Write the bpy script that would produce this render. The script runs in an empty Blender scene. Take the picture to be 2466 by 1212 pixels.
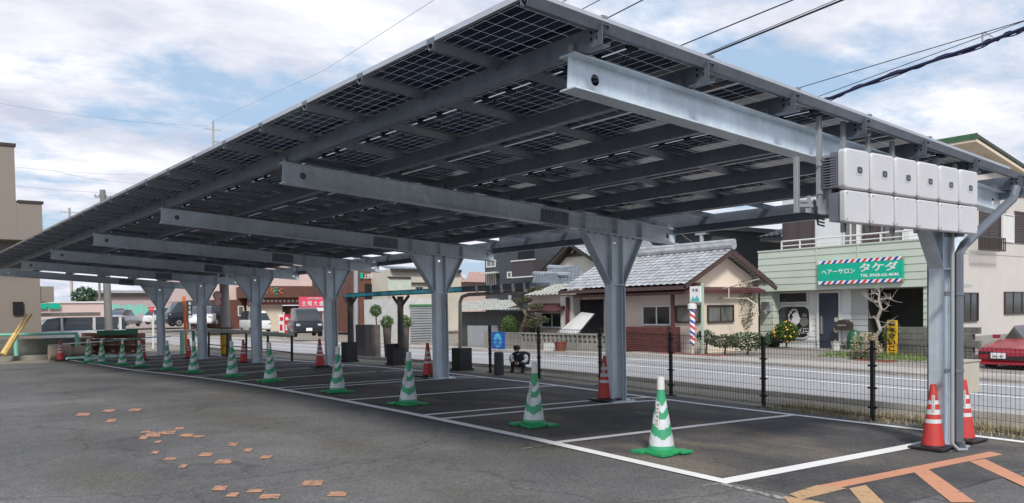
import bpy, math, random
from mathutils import Vector, Matrix
random.seed(7)
R=math.radians
sc=bpy.context.scene
COL=sc.collection
# ------------------------------------------------------------------ camera
F,CX,CY=2050.,1233.,815.6
YAW,PIT,ROL=.6535,-.0319,-.0158
H=1.5                                     # eye height above the world zero
fw=Vector((math.sin(YAW)*math.cos(PIT),math.cos(YAW)*math.cos(PIT),math.sin(PIT)))
rt=Vector((math.cos(YAW),-math.sin(YAW),0)); up=rt.cross(fw)
r2=rt*math.cos(ROL)+up*math.sin(ROL); u2=up*math.cos(ROL)-rt*math.sin(ROL)
EYE=Vector((0,0,H))
cd=bpy.data.cameras.new('camera'); cam=bpy.data.objects.new('camera',cd); COL.objects.link(cam)
cd.sensor_width=36; cd.lens=36*F/2466; cd.shift_y=(CY-606)/2466; cd.clip_start=.1; cd.clip_end=4000
cam.matrix_world=Matrix(((r2.x,u2.x,-fw.x,0),(r2.y,u2.y,-fw.y,0),(r2.z,u2.z,-fw.z,H),(0,0,0,1)))
sc.camera=cam
def ray(px,py): return fw*F+r2*(px-CX)-u2*(py-CY)
def onX(px,py,L): v=ray(px,py); return EYE+v*(L/v.x)
def onY(px,py,A): v=ray(px,py); return EYE+v*(A/v.y)
def onZ(px,py,z): v=ray(px,py); return EYE+v*((z-H)/v.z)
def onD(px,py,d): return EYE+ray(px,py)*(d/F)          # at depth d
# ------------------------------------------------------------------ ground relief
def interp(x,xs,ys):
    if x<=xs[0]: return ys[0]
    for i in range(1,len(xs)):
        if x<=xs[i]:
            t=(x-xs[i-1])/(xs[i]-xs[i-1]); return ys[i-1]+t*(ys[i]-ys[i-1])
    return ys[-1]
XF=[2,5.1,7.8,10.5,13.2,15.9,18.6,21.3,24,26.7,37,60]
ZF=[-1.68,-1.615,-1.527,-1.474,-1.437,-1.42,-1.429,-1.466,-1.512,-1.558,-1.6,-1.5]
XC=[1,4.8,10.2,15.6,21,26.4,31.8,37.2,60]
ZC=[-1.72,-1.669,-1.525,-1.423,-1.387,-1.5,-1.59,-1.6,-1.5]
XB=[1,5,9.1,13.2,17.2,21.3,37,60]
ZB=[-1.75,-1.658,-1.6,-1.498,-1.45,-1.451,-1.55,-1.5]
def gz(L,A):
    f,c,b=interp(A,XF,ZF),interp(A,XC,ZC),interp(A,XB,ZB)
    if L<6.33: z=f
    elif L<10: z=f+(c-f)*(L-6.33)/3.67
    elif L<11.05: z=c+(b-c)*(L-10)/1.05
    else: z=b
    return z+H
def G(px,py):                                # point of the ground seen at a place
    z=0.
    for _ in range(12):
        p=onZ(px,py,z); z=gz(p.x,p.y)
    return onZ(px,py,z)
# ------------------------------------------------------------------ mesh builder
class MB:
    def __init__(s): s.v=[];s.f=[];s.m=[]
    def face(s,pts,mi=0):
        n=len(s.v); s.v+=[tuple(p) for p in pts]; s.f.append(tuple(range(n,n+len(pts)))); s.m.append(mi); return s
    def raw(s,vs,fs,mi=0):
        n=len(s.v); s.v+=[tuple(p) for p in vs]; s.f+=[tuple(i+n for i in f) for f in fs]; s.m+=[mi]*len(fs); return s
    def box(s,x0,x1,y0,y1,z0,z1,mi=0):
        x0,x1=min(x0,x1),max(x0,x1);y0,y1=min(y0,y1),max(y0,y1);z0,z1=min(z0,z1),max(z0,z1)
        vs=[(x,y,z) for z in (z0,z1) for y in (y0,y1) for x in (x0,x1)]
        return s.raw(vs,[(0,2,3,1),(4,5,7,6),(0,1,5,4),(2,6,7,3),(0,4,6,2),(1,3,7,5)],mi)
    def prism(s,poly,ext,mi=0):              # poly: list of 3d points, ext: vector
        e=Vector(ext); n=len(poly); a=[Vector(p) for p in poly]; b=[p+e for p in a]
        fs=[tuple(range(n-1,-1,-1)),tuple(range(n,2*n))]+[(i,(i+1)%n,n+(i+1)%n,n+i) for i in range(n)]
        return s.raw(a+b,fs,mi)
    def bar(s,p0,p1,w,h,mi=0,upv=(0,0,1)):   # box between points, w sideways, h along up
        p0,p1=Vector(p0),Vector(p1); d=(p1-p0).normalized(); u=Vector(upv)
        sd=d.cross(u)
        if sd.length<1e-4: sd=d.cross(Vector((0,1,0)))
        sd.normalize(); u=sd.cross(d).normalized()
        q=[]
        for p in (p0,p1):
            for a,b in ((-1,-1),(1,-1),(1,1),(-1,1)): q.append(p+sd*(a*w/2)+u*(b*h/2))
        return s.raw(q,[(0,3,2,1),(4,5,6,7),(0,1,5,4),(1,2,6,5),(2,3,7,6),(3,0,4,7)],mi)
    def tube(s,pts,r,n=8,mi=0,cap=True):
        pts=[Vector(p) for p in pts]; rs=r if isinstance(r,(list,tuple)) else [r]*len(pts)
        vs=[]; prev=None
        for i,p in enumerate(pts):
            a=pts[max(i-1,0)]; b=pts[min(i+1,len(pts)-1)]; d=(b-a).normalized()
            if prev is None:
                prev=d.cross(Vector((0,0,1)));
                if prev.length<1e-3: prev=d.cross(Vector((0,1,0)))
            sd=(prev-d*prev.dot(d)).normalized(); prev=sd; u=d.cross(sd)
            for k in range(n):
                t=2*math.pi*k/n; vs.append(p+(sd*math.cos(t)+u*math.sin(t))*rs[i])
        fs=[(i*n+k,i*n+(k+1)%n,(i+1)*n+(k+1)%n,(i+1)*n+k) for i in range(len(pts)-1) for k in range(n)]
        if cap: fs+=[tuple(range(n-1,-1,-1)),tuple((len(pts)-1)*n+k for k in range(n))]
        return s.raw(vs,fs,mi)
    def lathe(s,prof,c=(0,0,0),n=20,mi=0,sx=1,sy=1):
        vs=[];c=Vector(c)
        for r,z in prof:
            for k in range(n):
                t=2*math.pi*k/n; vs.append(c+Vector((r*math.cos(t)*sx,r*math.sin(t)*sy,z)))
        fs=[(i*n+k,i*n+(k+1)%n,(i+1)*n+(k+1)%n,(i+1)*n+k) for i in range(len(prof)-1) for k in range(n)]
        fs+=[tuple(range(n-1,-1,-1)),tuple((len(prof)-1)*n+k for k in range(n))]
        return s.raw(vs,fs,mi)
    def build(s,name,mats,parent=None,smooth=False,bevel=0,inv=None):
        me=bpy.data.meshes.new(name)
        vv=s.v
        if parent is not None and inv is None:
            inv=WM(parent).inverted()
        if inv is not None: vv=[tuple(inv@Vector(p)) for p in vv]
        me.from_pydata(vv,[],s.f)
        if not isinstance(mats,(list,tuple)): mats=[mats]
        for m in mats: me.materials.append(m)
        for i,p in enumerate(me.polygons): p.material_index=s.m[i]; p.use_smooth=smooth
        me.update()
        o=bpy.data.objects.new(name,me); COL.objects.link(o)
        if parent is not None: o.parent=parent
        if smooth:
            try: me.set_sharp_from_angle(angle=R(40))
            except Exception: pass
        if bevel:
            b=o.modifiers.new('bevel','BEVEL'); b.width=bevel; b.segments=2; b.limit_method='ANGLE'
        return o
def WM(o):
    m=Matrix.Translation(o.location)@o.rotation_euler.to_matrix().to_4x4()@Matrix.Diagonal((*o.scale,1))
    return WM(o.parent)@m if o.parent else m
def tag(o,label=None,cat=None,group=None,kind=None):
    if label: o['label']=label
    if cat: o['category']=cat
    if group: o['group']=group
    if kind: o['kind']=kind
    return o
def thing(name,loc,label,cat,group=None,rz=0):
    o=bpy.data.objects.new(name,None); COL.objects.link(o); o.empty_display_size=.2
    o.location=loc; o.rotation_euler=(0,0,rz); return tag(o,label,cat,group)
def copy_tree(o,parent=None):
    c=o.copy(); COL.objects.link(c); c.parent=parent
    for ch in list(o.children): copy_tree(ch,c)
    return c
def text_obj(name,body,size,mat,M,parent=None,ext=.004,spacing=1.0,bold=0,fit=None):
    cu=bpy.data.curves.new(name,'FONT'); cu.body=body; cu.size=size; cu.extrude=ext; cu.align_x='CENTER'; cu.align_y='CENTER'
    cu.space_character=spacing; cu.offset=bold; cu.resolution_u=2
    t=bpy.data.objects.new(name,cu); COL.objects.link(t)
    bpy.context.view_layer.update()
    me=bpy.data.meshes.new_from_object(t.evaluated_get(bpy.context.evaluated_depsgraph_get()))
    bpy.data.objects.remove(t); bpy.data.curves.remove(cu)
    xs=[v.co.x for v in me.vertices]; ys=[v.co.y for v in me.vertices]
    if xs:
        cx=(min(xs)+max(xs))/2; cy=(min(ys)+max(ys))/2; sx=sy=1
        if fit: sx=fit[0]/(max(xs)-min(xs)); sy=fit[1]/(max(ys)-min(ys))
        for v in me.vertices: v.co.x=(v.co.x-cx)*sx; v.co.y=(v.co.y-cy)*sy
    T=(WM(parent).inverted()@M) if parent else M
    me.transform(T)
    me.materials.clear(); me.materials.append(mat)
    o=bpy.data.objects.new(name,me); COL.objects.link(o)
    if parent: o.parent=parent
    return o
def face_frame(center,normal):               # text matrix: x to the reader's right, z along normal
    n=Vector(normal).normalized(); z=Vector((0,0,1)); x=z.cross(n).normalized(); y=n.cross(x)
    M=Matrix((x,y,n)).transposed().to_4x4(); M.translation=Vector(center); return M
# ------------------------------------------------------------------ materials
MATS={}
def mat(name,col,rough=.6,metal=0,var=.12,scale=3,bump=0,bscale=40,spec=.5,col2=None,stretch=None,extra=None):
    if name in MATS: return MATS[name]
    m=bpy.data.materials.new(name); m.use_nodes=True; nt=m.node_tree; N=nt.nodes; Lk=nt.links
    b=N['Principled BSDF']; b.inputs['Roughness'].default_value=rough; b.inputs['Metallic'].default_value=metal
    b.inputs['Specular IOR Level'].default_value=spec
    tc=N.new('ShaderNodeTexCoord'); src=tc.outputs['Object']
    if stretch:
        mp=N.new('ShaderNodeMapping'); mp.inputs['Scale'].default_value=stretch; Lk.new(src,mp.inputs[0]); src=mp.outputs[0]
    no=N.new('ShaderNodeTexNoise'); no.inputs['Scale'].default_value=scale; no.inputs['Detail'].default_value=6; no.inputs['Roughness'].default_value=.6
    Lk.new(src,no.inputs['Vector'])
    cr=N.new('ShaderNodeValToRGB'); cr.color_ramp.elements[0].position=.3; cr.color_ramp.elements[1].position=.7
    c2=col2 or tuple(min(1,c*(1+var)) for c in col); c1=col if col2 else tuple(c*(1-var) for c in col)
    cr.color_ramp.elements[0].color=(*c1,1); cr.color_ramp.elements[1].color=(*c2,1)
    Lk.new(no.outputs['Fac'],cr.inputs[0]); Lk.new(cr.outputs[0],b.inputs['Base Color'])
    if bump:
        n2=N.new('ShaderNodeTexNoise'); n2.inputs['Scale'].default_value=bscale; n2.inputs['Detail'].default_value=4; Lk.new(tc.outputs['Object'],n2.inputs['Vector'])
        bp=N.new('ShaderNodeBump'); bp.inputs['Strength'].default_value=bump; bp.inputs['Distance'].default_value=.02
        Lk.new(n2.outputs['Fac'],bp.inputs['Height']); Lk.new(bp.outputs[0],b.inputs['Normal'])
    MATS[name]=m
    if extra: extra(m,N,Lk,b,tc,cr)
    return m
def asphalt(name,c1,c2,c3,big=.35,speck=.35,brick=False):
    m=bpy.data.materials.new(name); m.use_nodes=True; nt=m.node_tree; N=nt.nodes; Lk=nt.links; b=N['Principled BSDF']
    b.inputs['Roughness'].default_value=.85; b.inputs['Specular IOR Level'].default_value=.3
    tc=N.new('ShaderNodeTexCoord')
    def noise(s,det=5,ro=.6,st=None):
        n=N.new('ShaderNodeTexNoise'); n.inputs['Scale'].default_value=s; n.inputs['Detail'].default_value=det; n.inputs['Roughness'].default_value=ro
        if st:
            mp=N.new('ShaderNodeMapping'); mp.inputs['Scale'].default_value=st; Lk.new(tc.outputs['Object'],mp.inputs[0]); Lk.new(mp.outputs[0],n.inputs['Vector'])
        else: Lk.new(tc.outputs['Object'],n.inputs['Vector'])
        return n.outputs['Fac']
    def ramp(f,a,bb,p0,p1):
        r=N.new('ShaderNodeValToRGB'); r.color_ramp.elements[0].position=p0; r.color_ramp.elements[1].position=p1
        r.color_ramp.elements[0].color=(*a,1); r.color_ramp.elements[1].color=(*bb,1); Lk.new(f,r.inputs[0]); return r.outputs[0]
    def mix(f,a,bb,t='MIX'):
        x=N.new('ShaderNodeMix'); x.data_type='RGBA'; x.blend_type=t
        if isinstance(f,float): x.inputs[0].default_value=f
        else: Lk.new(f,x.inputs[0])
        Lk.new(a,x.inputs[6]); Lk.new(bb,x.inputs[7]); return x.outputs[2]
    base=ramp(noise(big,6,.65),c1,c2,.35,.65)
    pat=ramp(noise(big*2.3,4,.5,(1,.45,1)),(0,0,0),(1,1,1),.52,.68)
    third=N.new('ShaderNodeRGB'); third.outputs[0].default_value=(*c3,1)
    col=mix(pat,base,third.outputs[0])
    sp=ramp(noise(38,4,.85),(1-speck*1.2,)*3,(1+speck*1.7,)*3,.36,.66)
    col=mix(1.0,col,sp,'MULTIPLY')
    sp2=ramp(noise(9,5,.7),(.86,)*3,(1.1,)*3,.3,.7)
    col=mix(1.0,col,sp2,'MULTIPLY')
    vo=N.new('ShaderNodeTexVoronoi'); vo.feature='DISTANCE_TO_EDGE'; vo.inputs['Scale'].default_value=.33
    wn=N.new('ShaderNodeTexNoise'); wn.inputs['Scale'].default_value=1.6; wn.inputs['Detail'].default_value=6; Lk.new(tc.outputs['Object'],wn.inputs['Vector'])
    ad=N.new('ShaderNodeMix'); ad.data_type='RGBA'; ad.blend_type='ADD'; ad.inputs[0].default_value=.9; Lk.new(tc.outputs['Object'],ad.inputs[6]); Lk.new(wn.outputs['Color'],ad.inputs[7]); Lk.new(ad.outputs[2],vo.inputs['Vector'])
    crk=ramp(vo.outputs['Distance'],(.62,.62,.62),(1,1,1),.002,.010)
    col=mix(.8 if name=='lot_asphalt' else .35,col,crk,'MULTIPLY')
    gr=ramp(noise(140,2,.5),(0,0,0),(1,1,1),.70,.74); gc=N.new('ShaderNodeRGB'); gc.outputs[0].default_value=(.36,.35,.33,1)
    col=mix(gr,col,gc.outputs[0])
    Lk.new(col,b.inputs['Base Color'])
    bp=N.new('ShaderNodeBump'); bp.inputs['Strength'].default_value=.5; bp.inputs['Distance'].default_value=.01
    Lk.new(noise(90,3,.7),bp.inputs['Height']); Lk.new(bp.outputs[0],b.inputs['Normal'])
    MATS[name]=m; return m
def paint(name,col,wear=.5,scale=14,under=(.055,.055,.06),thr=.0):
    # worn road paint: patches rubbed through to the asphalt colour
    m=mat(name,col,.75,0,.06,2)
    N=m.node_tree.nodes; Lk=m.node_tree.links; b=N['Principled BSDF']; tc=N['Texture Coordinate']
    src=b.inputs['Base Color'].links[0].from_socket
    no=N.new('ShaderNodeTexNoise'); no.inputs['Scale'].default_value=scale; no.inputs['Detail'].default_value=8; no.inputs['Roughness'].default_value=.75; Lk.new(tc.outputs['Object'],no.inputs['Vector'])
    r=N.new('ShaderNodeValToRGB'); r.color_ramp.elements[0].position=wear-.05; r.color_ramp.elements[1].position=wear+.05; Lk.new(no.outputs['Fac'],r.inputs[0])
    x=N.new('ShaderNodeMix'); x.data_type='RGBA'; Lk.new(r.outputs[0],x.inputs[0]); x.inputs[6].default_value=(*under,1); Lk.new(src,x.inputs[7]); Lk.new(x.outputs[2],b.inputs['Base Color'])
    return m
M_ASPH=asphalt('lot_asphalt',(.085,.085,.089),(.165,.163,.16),(.115,.11,.095))
M_BAY=asphalt('bay_asphalt',(.05,.05,.058),(.125,.115,.105),(.17,.148,.12),.55)
M_ROAD=asphalt('road_asphalt',(.30,.30,.31),(.36,.355,.36),(.33,.325,.32),.3,.15)
M_EARTH=asphalt('earth',(.20,.175,.14),(.29,.255,.21),(.24,.22,.17),.6,.3)
M_FORE=asphalt('forecourt_paving',(.24,.22,.20),(.33,.30,.27),(.22,.19,.165),.5,.2)
M_WALK=asphalt('pavement_concrete',(.36,.34,.31),(.45,.43,.40),(.32,.30,.28),.4,.12)
M_LINE=paint('white_line_paint',(.82,.82,.81),.27,22)
M_LINEOLD=paint('faded_line_paint',(.42,.41,.39),.50,18,(.12,.12,.12))
M_ORANGE=paint('orange_line_paint',(.58,.27,.16),.37,12,(.11,.09,.075))
M_TANP=paint('tan_line_paint',(.52,.33,.18),.40,11,(.12,.1,.08))
def galv(m,N,Lk,b,tc,cr):
    v=N.new('ShaderNodeTexVoronoi'); v.inputs['Scale'].default_value=26; Lk.new(tc.outputs['Object'],v.inputs['Vector'])
    mr=N.new('ShaderNodeMapRange'); mr.inputs[3].default_value=b.inputs['Roughness'].default_value-.1; mr.inputs[4].default_value=b.inputs['Roughness'].default_value+.1
    Lk.new(v.outputs['Color'],mr.inputs[0]); Lk.new(mr.outputs[0],b.inputs['Roughness'])
    r=N.new('ShaderNodeValToRGB'); r.color_ramp.elements[0].color=(.93,.93,.94,1); r.color_ramp.elements[1].color=(1.06,1.06,1.05,1); Lk.new(v.outputs['Color'],r.inputs[0])
    x=N.new('ShaderNodeMix'); x.data_type='RGBA'; x.blend_type='MULTIPLY'; x.inputs[0].default_value=1; Lk.new(cr.outputs[0],x.inputs[6]); Lk.new(r.outputs[0],x.inputs[7])
    mp=N.new('ShaderNodeMapping'); mp.inputs['Scale'].default_value=(5,5,.35); Lk.new(tc.outputs['Object'],mp.inputs[0]); n3=N.new('ShaderNodeTexNoise'); n3.inputs['Scale'].default_value=2.2; n3.inputs['Detail'].default_value=7; n3.inputs['Roughness'].default_value=.7; Lk.new(mp.outputs[0],n3.inputs['Vector'])
    r3=N.new('ShaderNodeValToRGB'); r3.color_ramp.elements[0].position=.42; r3.color_ramp.elements[1].position=.62; r3.color_ramp.elements[0].color=(.94,.937,.935,1); r3.color_ramp.elements[1].color=(1.04,1.04,1.04,1); Lk.new(n3.outputs['Fac'],r3.inputs[0])
    y=N.new('ShaderNodeMix'); y.data_type='RGBA'; y.blend_type='MULTIPLY'; y.inputs[0].default_value=1; Lk.new(x.outputs[2],y.inputs[6]); Lk.new(r3.outputs[0],y.inputs[7]); Lk.new(y.outputs[2],b.inputs['Base Color'])
M_STEEL=mat('galvanised_steel',(.60,.68,.75),.40,.25,.14,1.6,.05,60,extra=galv)
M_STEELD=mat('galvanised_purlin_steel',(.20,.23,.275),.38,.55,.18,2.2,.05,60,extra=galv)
M_ALU=mat('aluminium',(.55,.56,.58),.35,.8,.08,4)
M_BOLT=mat('bolt_steel',(.3,.31,.33),.45,.7,.1,20)
M_SHADE=mat('painted_opening_shade',(.01,.01,.012),.9)  # near-black colour stands in for shade inside openings that are not modelled
M_BLACK=mat('black_plastic',(.018,.018,.02),.5,0,.2,20)
M_BLKMET=mat('black_fence_paint',(.012,.011,.011),.45,.2,.2,20)
M_WHITE=mat('white_plastic',(.66,.66,.65),.42,0,.05,3)
M_WPAINT=mat('white_paint',(.7,.7,.7),.5,0,.07,2)
M_RED=mat('red_cone_rubber',(.60,.04,.035),.55,0,0,9,.08,20,col2=(.42,.05,.045))
M_GREEN=mat('green_cone_plastic',(.02,.34,.15),.45,0,0,8,.08,20,col2=(.07,.27,.15),stretch=(1,1,.3))
M_REFL=mat('reflective_white_band',(.66,.69,.72),.5,0,0,9,col2=(.46,.48,.49),stretch=(1,1,.3))
M_GREENB=mat('green_cone_base',(.015,.30,.10),.5,0,.2,5)
M_STICK=mat('sticker_white',(.6,.6,.57),.5,0,.05)
M_INK=mat('black_ink',(.02,.02,.02),.6)
M_INV=mat('inverter_white_enamel',(.54,.54,.555),.38,0,.06,2.5)
M_HEAT=mat('heat_sink_grey',(.2,.205,.24),.5,.3,.1,5)
M_GLASSD=mat('dark_window_glass',(.025,.03,.035),.08,0,.3,.8,spec=.8)
M_GLASSB=mat('curtained_window_glass',(.16,.16,.15),.12,0,.35,1.3,spec=.8)
M_CREAM=mat('cream_stucco',(.66,.57,.46),.85,0,.06,1.2,.15,30)
M_PEACH=mat('peach_stucco',(.68,.58,.50),.85,0,.05,1.2,.15,30)
M_GREIGE=mat('greige_stucco',(.56,.53,.50),.85,0,.05,.8,.1,25)
M_MAROON=mat('maroon_trim',(.085,.030,.030),.5,0,.2,3)
M_DBROWN=mat('dark_brown_trim',(.045,.035,.03),.55,0,.2,3)
M_TRIMW=mat('white_trim',(.66,.66,.64),.5,0,.05)
M_TIN=mat('grey_trim_metal',(.38,.40,.42),.45,.3,.1)
def tile(m,N,Lk,b,tc,cr): pass
M_TILE=mat('silver_roof_tile',(.34,.35,.365),.45,0,.3,2.5,.1,30,spec=.5)
M_TILEB=mat('blue_grey_roof_tile',(.22,.25,.28),.3,0,.3,2.5,.1,30,spec=.7)
M_TILEW=mat('pale_weathered_tile',(.42,.42,.38),.7,0,.35,6)
M_GREENS=mat('sage_green_siding',(.49,.54,.46),.6,0,.05,1)
M_WSID=mat('white_siding',(.66,.68,.68),.55,0,.04,1)
M_GSID=mat('pale_grey_siding',(.42,.43,.42),.6,0,.08,1)
M_SHUT=mat('brown_shutter',(.075,.055,.055),.5,0,.1)
M_SIGNG=mat('sign_green',(.0,.42,.27),.4,0,.04)
M_SIGNR=mat('sign_red',(.65,.03,.05),.4,0,.04)
M_SIGNB=mat('sign_blue',(.03,.05,.35),.4,0,.04)
M_SIGNW=mat('sign_white',(.75,.75,.75),.4,0,.03)
M_SIGNY=mat('sign_yellow',(.75,.42,.02),.45,0,.08)
M_DARKBD=mat('charcoal_cladding',(.055,.065,.075),.6,0,.12,.6)
M_BRICK=mat('brown_building_tile',(.13,.055,.04),.7,0,.2,2)
M_CONC=mat('weathered_concrete',(.27,.26,.23),.9,0,.25,1.2,.3,20)
M_CONCD=mat('dark_weathered_block',(.13,.13,.115),.9,0,.35,1.6,.3,20)
M_POLE=mat('pole_concrete',(.36,.34,.33),.85,0,.12,1)
M_BARK=mat('bark',(.12,.09,.065),.9,0,.35,6,.5,30)
M_LEAF=mat('pine_needles',(.045,.075,.03),.7,0,.5,3,col2=(.11,.10,.055))
M_LEAFG=mat('green_leaves',(.035,.085,.02),.65,0,.5,4,col2=(.11,.18,.035))
M_LEAFD=mat('dark_green_leaves',(.015,.05,.018),.65,0,.5,4,col2=(.04,.10,.03))
M_DRY=mat('dry_grass',(.30,.24,.13),.9,0,.3,5,col2=(.42,.35,.2))
M_GRASS=mat('green_grass',(.08,.15,.03),.9,0,.3,5,col2=(.2,.27,.07))
M_CARRED=mat('red_car_paint',(.33,.012,.03),.2,.1,.08,1,spec=.8)
M_CARWHITE=mat('white_car_paint',(.68,.68,.68),.25,0,.04,1)
M_CARBLACK=mat('black_car_paint',(.012,.014,.02),.2,0,.1,1)
M_CARSILV=mat('silver_car_paint',(.45,.46,.48),.25,.4,.06,1)
M_TYRE=mat('tyre_rubber',(.02,.02,.02),.85)
M_RIM=mat('wheel_rim',(.4,.4,.42),.35,.6)
M_LAMP=mat('headlamp_glass',(.5,.52,.53),.1,.2)
M_MINT=mat('mint_green_paint',(.22,.55,.45),.5,0,.08)
M_ORANGEP=mat('orange_pole_paint',(.72,.16,.03),.5,0,.1)
M_BARY=mat('yellow_barrier_paint',(.66,.46,.16),.55,0,.15,4)
M_BLUEAW=mat('turquoise_awning_edge',(.08,.45,.55),.45,0,.12,4)
M_TRUNKB=mat('shelter_timber',(.10,.085,.075),.8,0,.3,4)
M_SKIN=mat('skin',(.55,.34,.25),.55,0,.05)
M_HAIR=mat('black_hair',(.012,.011,.012),.5,0,.2,30)
M_NAVY=mat('navy_cloth',(.015,.018,.035),.85,0,.2,10)
M_SHIRT=mat('white_shirt_cloth',(.75,.77,.82),.8,0,.08,10)
M_CLAY=mat('terracotta_pot',(.24,.075,.05),.8,0,.2,6)
M_PINKW=mat('pink_grey_stucco',(.62,.48,.44),.85,0,.06,1)
M_ROSE=mat('rose_roof',(.45,.30,.27),.6,0,.1,2)
M_BEIGE=mat('beige_concrete_render',(.25,.215,.185),.85,0,.05,.3,.1,10)
M_CAST=mat('pinkred_board',(.72,.08,.14),.5,0,.06)
# solar panel back glass: dark cells in a pale grid that lets the daylight through
def panel_mat():
    m=bpy.data.materials.new('solar_cells'); m.use_nodes=True; nt=m.node_tree; N=nt.nodes; Lk=nt.links; b=N['Principled BSDF']
    b.inputs['Base Color'].default_value=(.006,.012,.04,1); b.inputs['Roughness'].default_value=.16; b.inputs['Specular IOR Level'].default_value=.38
    tc=N.new('ShaderNodeTexCoord'); sx=N.new('ShaderNodeSeparateXYZ'); Lk.new(tc.outputs['Object'],sx.inputs[0])
    def M(op,a,bb=None):
        n=N.new('ShaderNodeMath'); n.operation=op
        for i,q in enumerate((a,bb)):
            if q is None: continue
            if isinstance(q,(int,float)): n.inputs[i].default_value=q
            else: Lk.new(q,n.inputs[i])
        return n.outputs[0]
    def line(s,step,off,w):
        fr=M('FRACT',M('DIVIDE',M('ADD',s,off),step)); d=M('ABSOLUTE',M('SUBTRACT',fr,.5)); return M('GREATER_THAN',d,.5-w/step/2)
    lx=line(sx.outputs[0],.0965,.0,.0022); ly=line(sx.outputs[1],.1915,.0,.0028)
    mid=M('LESS_THAN',M('ABSOLUTE',sx.outputs[0]),.011)
    edge=M('GREATER_THAN',M('ABSOLUTE',sx.outputs[1]),.574)
    ln=M('MAXIMUM',M('MAXIMUM',lx,ly),M('MAXIMUM',mid,edge))
    tr=N.new('ShaderNodeBsdfTranslucent'); tr.inputs[0].default_value=(.42,.46,.5,1)
    df=N.new('ShaderNodeBsdfDiffuse'); df.inputs[0].default_value=(.27,.30,.34,1)
    ad=N.new('ShaderNodeMixShader'); ad.inputs[0].default_value=.55; Lk.new(df.outputs[0],ad.inputs[1]); Lk.new(tr.outputs[0],ad.inputs[2])
    mx=N.new('ShaderNodeMixShader'); Lk.new(ln,mx.inputs[0]); Lk.new(b.outputs[0],mx.inputs[1]); Lk.new(ad.outputs[0],mx.inputs[2])
    Lk.new(mx.outputs[0],N['Material Output'].inputs[0])
    no=N.new('ShaderNodeTexNoise'); no.inputs['Scale'].default_value=1.4; Lk.new(tc.outputs['Object'],no.inputs['Vector'])
    cr=N.new('ShaderNodeValToRGB'); cr.color_ramp.elements[0].color=(.005,.010,.034,1); cr.color_ramp.elements[1].color=(.012,.022,.06,1); Lk.new(no.outputs[0],cr.inputs[0]); Lk.new(cr.outputs[0],b.inputs['Base Color'])
    return m
M_CELL=panel_mat()
# ------------------------------------------------------------------ sky and light
w=bpy.data.worlds.new('World'); sc.world=w; w.use_nodes=True; nt=w.node_tree; N=nt.nodes; Lk=nt.links
SUN_EL,SUN_AZ=44.,213.                      # azimuth from +Y clockwise: behind the camera, from the front of the bays
bg=N['Background']; bg.inputs[1].default_value=.1
sky=N.new('ShaderNodeTexSky'); sky.sky_type='NISHITA'; sky.sun_disc=False; sky.sun_elevation=R(SUN_EL); sky.sun_rotation=R(SUN_AZ); sky.air_density=1.2; sky.dust_density=1.5
tc=N.new('ShaderNodeTexCoord'); sp=N.new('ShaderNodeSeparateXYZ'); Lk.new(tc.outputs['Generated'],sp.inputs[0])
def WMath(op,a,b=None,c=None):
    n=N.new('ShaderNodeMath'); n.operation=op
    for i,q in enumerate((a,b,c)):
        if q is None: continue
        if isinstance(q,(int,float)): n.inputs[i].default_value=q
        else: Lk.new(q,n.inputs[i])
    return n.outputs[0]
zz=WMath('ADD',WMath('MAXIMUM',sp.outputs[2],0.0),.16)
cb=N.new('ShaderNodeCombineXYZ'); Lk.new(WMath('DIVIDE',sp.outputs[0],zz),cb.inputs[0]); Lk.new(WMath('DIVIDE',sp.outputs[1],zz),cb.inputs[1])
def wnoise(s,det,ro,rot=0,st=(1,1,1),loc=(0,0,0),dist=0):
    mp=N.new('ShaderNodeMapping'); mp.inputs['Scale'].default_value=st; mp.inputs['Rotation'].default_value=(0,0,rot); mp.inputs['Location'].default_value=loc; Lk.new(cb.outputs[0],mp.inputs[0])
    n=N.new('ShaderNodeTexNoise'); n.inputs['Scale'].default_value=s; n.inputs['Detail'].default_value=det; n.inputs['Roughness'].default_value=ro; n.inputs['Distortion'].default_value=dist
    Lk.new(mp.outputs[0],n.inputs['Vector']); return n.outputs['Fac']
def wramp(f,p0,p1,c0=(0,0,0),c1=(1,1,1)):
    r=N.new('ShaderNodeValToRGB'); r.color_ramp.elements[0].position=p0; r.color_ramp.elements[1].position=p1
    r.color_ramp.elements[0].color=(*c0,1); r.color_ramp.elements[1].color=(*c1,1); Lk.new(f,r.inputs[0]); return r.outputs[0]
def wmix(f,a,b,t='MIX'):
    x=N.new('ShaderNodeMix'); x.data_type='RGBA'; x.blend_type=t
    if isinstance(f,float): x.inputs[0].default_value=f
    else: Lk.new(f,x.inputs[0])
    for i,q in ((6,a),(7,b)):
        if isinstance(q,tuple): x.inputs[i].default_value=(*q,1)
        else: Lk.new(q,x.inputs[i])
    return x.outputs[2]
cov=wramp(wnoise(1.15,10,.62,R(25),(1,1.25,1),(3.1,1.7,0),.1),.42,.53)
shade=wramp(wnoise(1.9,10,.60,R(25),(1,1.3,1),(9.3,4.2,0),.1),.34,.64)
cloud=wmix(shade,(5.1,5.4,6.5),(8.7,8.7,9.2))
blue=wmix(.8,sky.outputs[0],(3.7,5.1,7.0))
skyc=wmix(cov,blue,cloud)
Lk.new(skyc,bg.inputs[0])
sd=bpy.data.lights.new('sun','SUN'); sd.energy=2.7; sd.angle=R(10); sd.color=(1,.96,.9)
so=bpy.data.objects.new('sun',sd); COL.objects.link(so)
az,el=R(SUN_AZ),R(SUN_EL); sdir=Vector((math.sin(az)*math.cos(el),math.cos(az)*math.cos(el),math.sin(el)))
so.rotation_euler=sdir.to_track_quat('Z','Y').to_euler()
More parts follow.
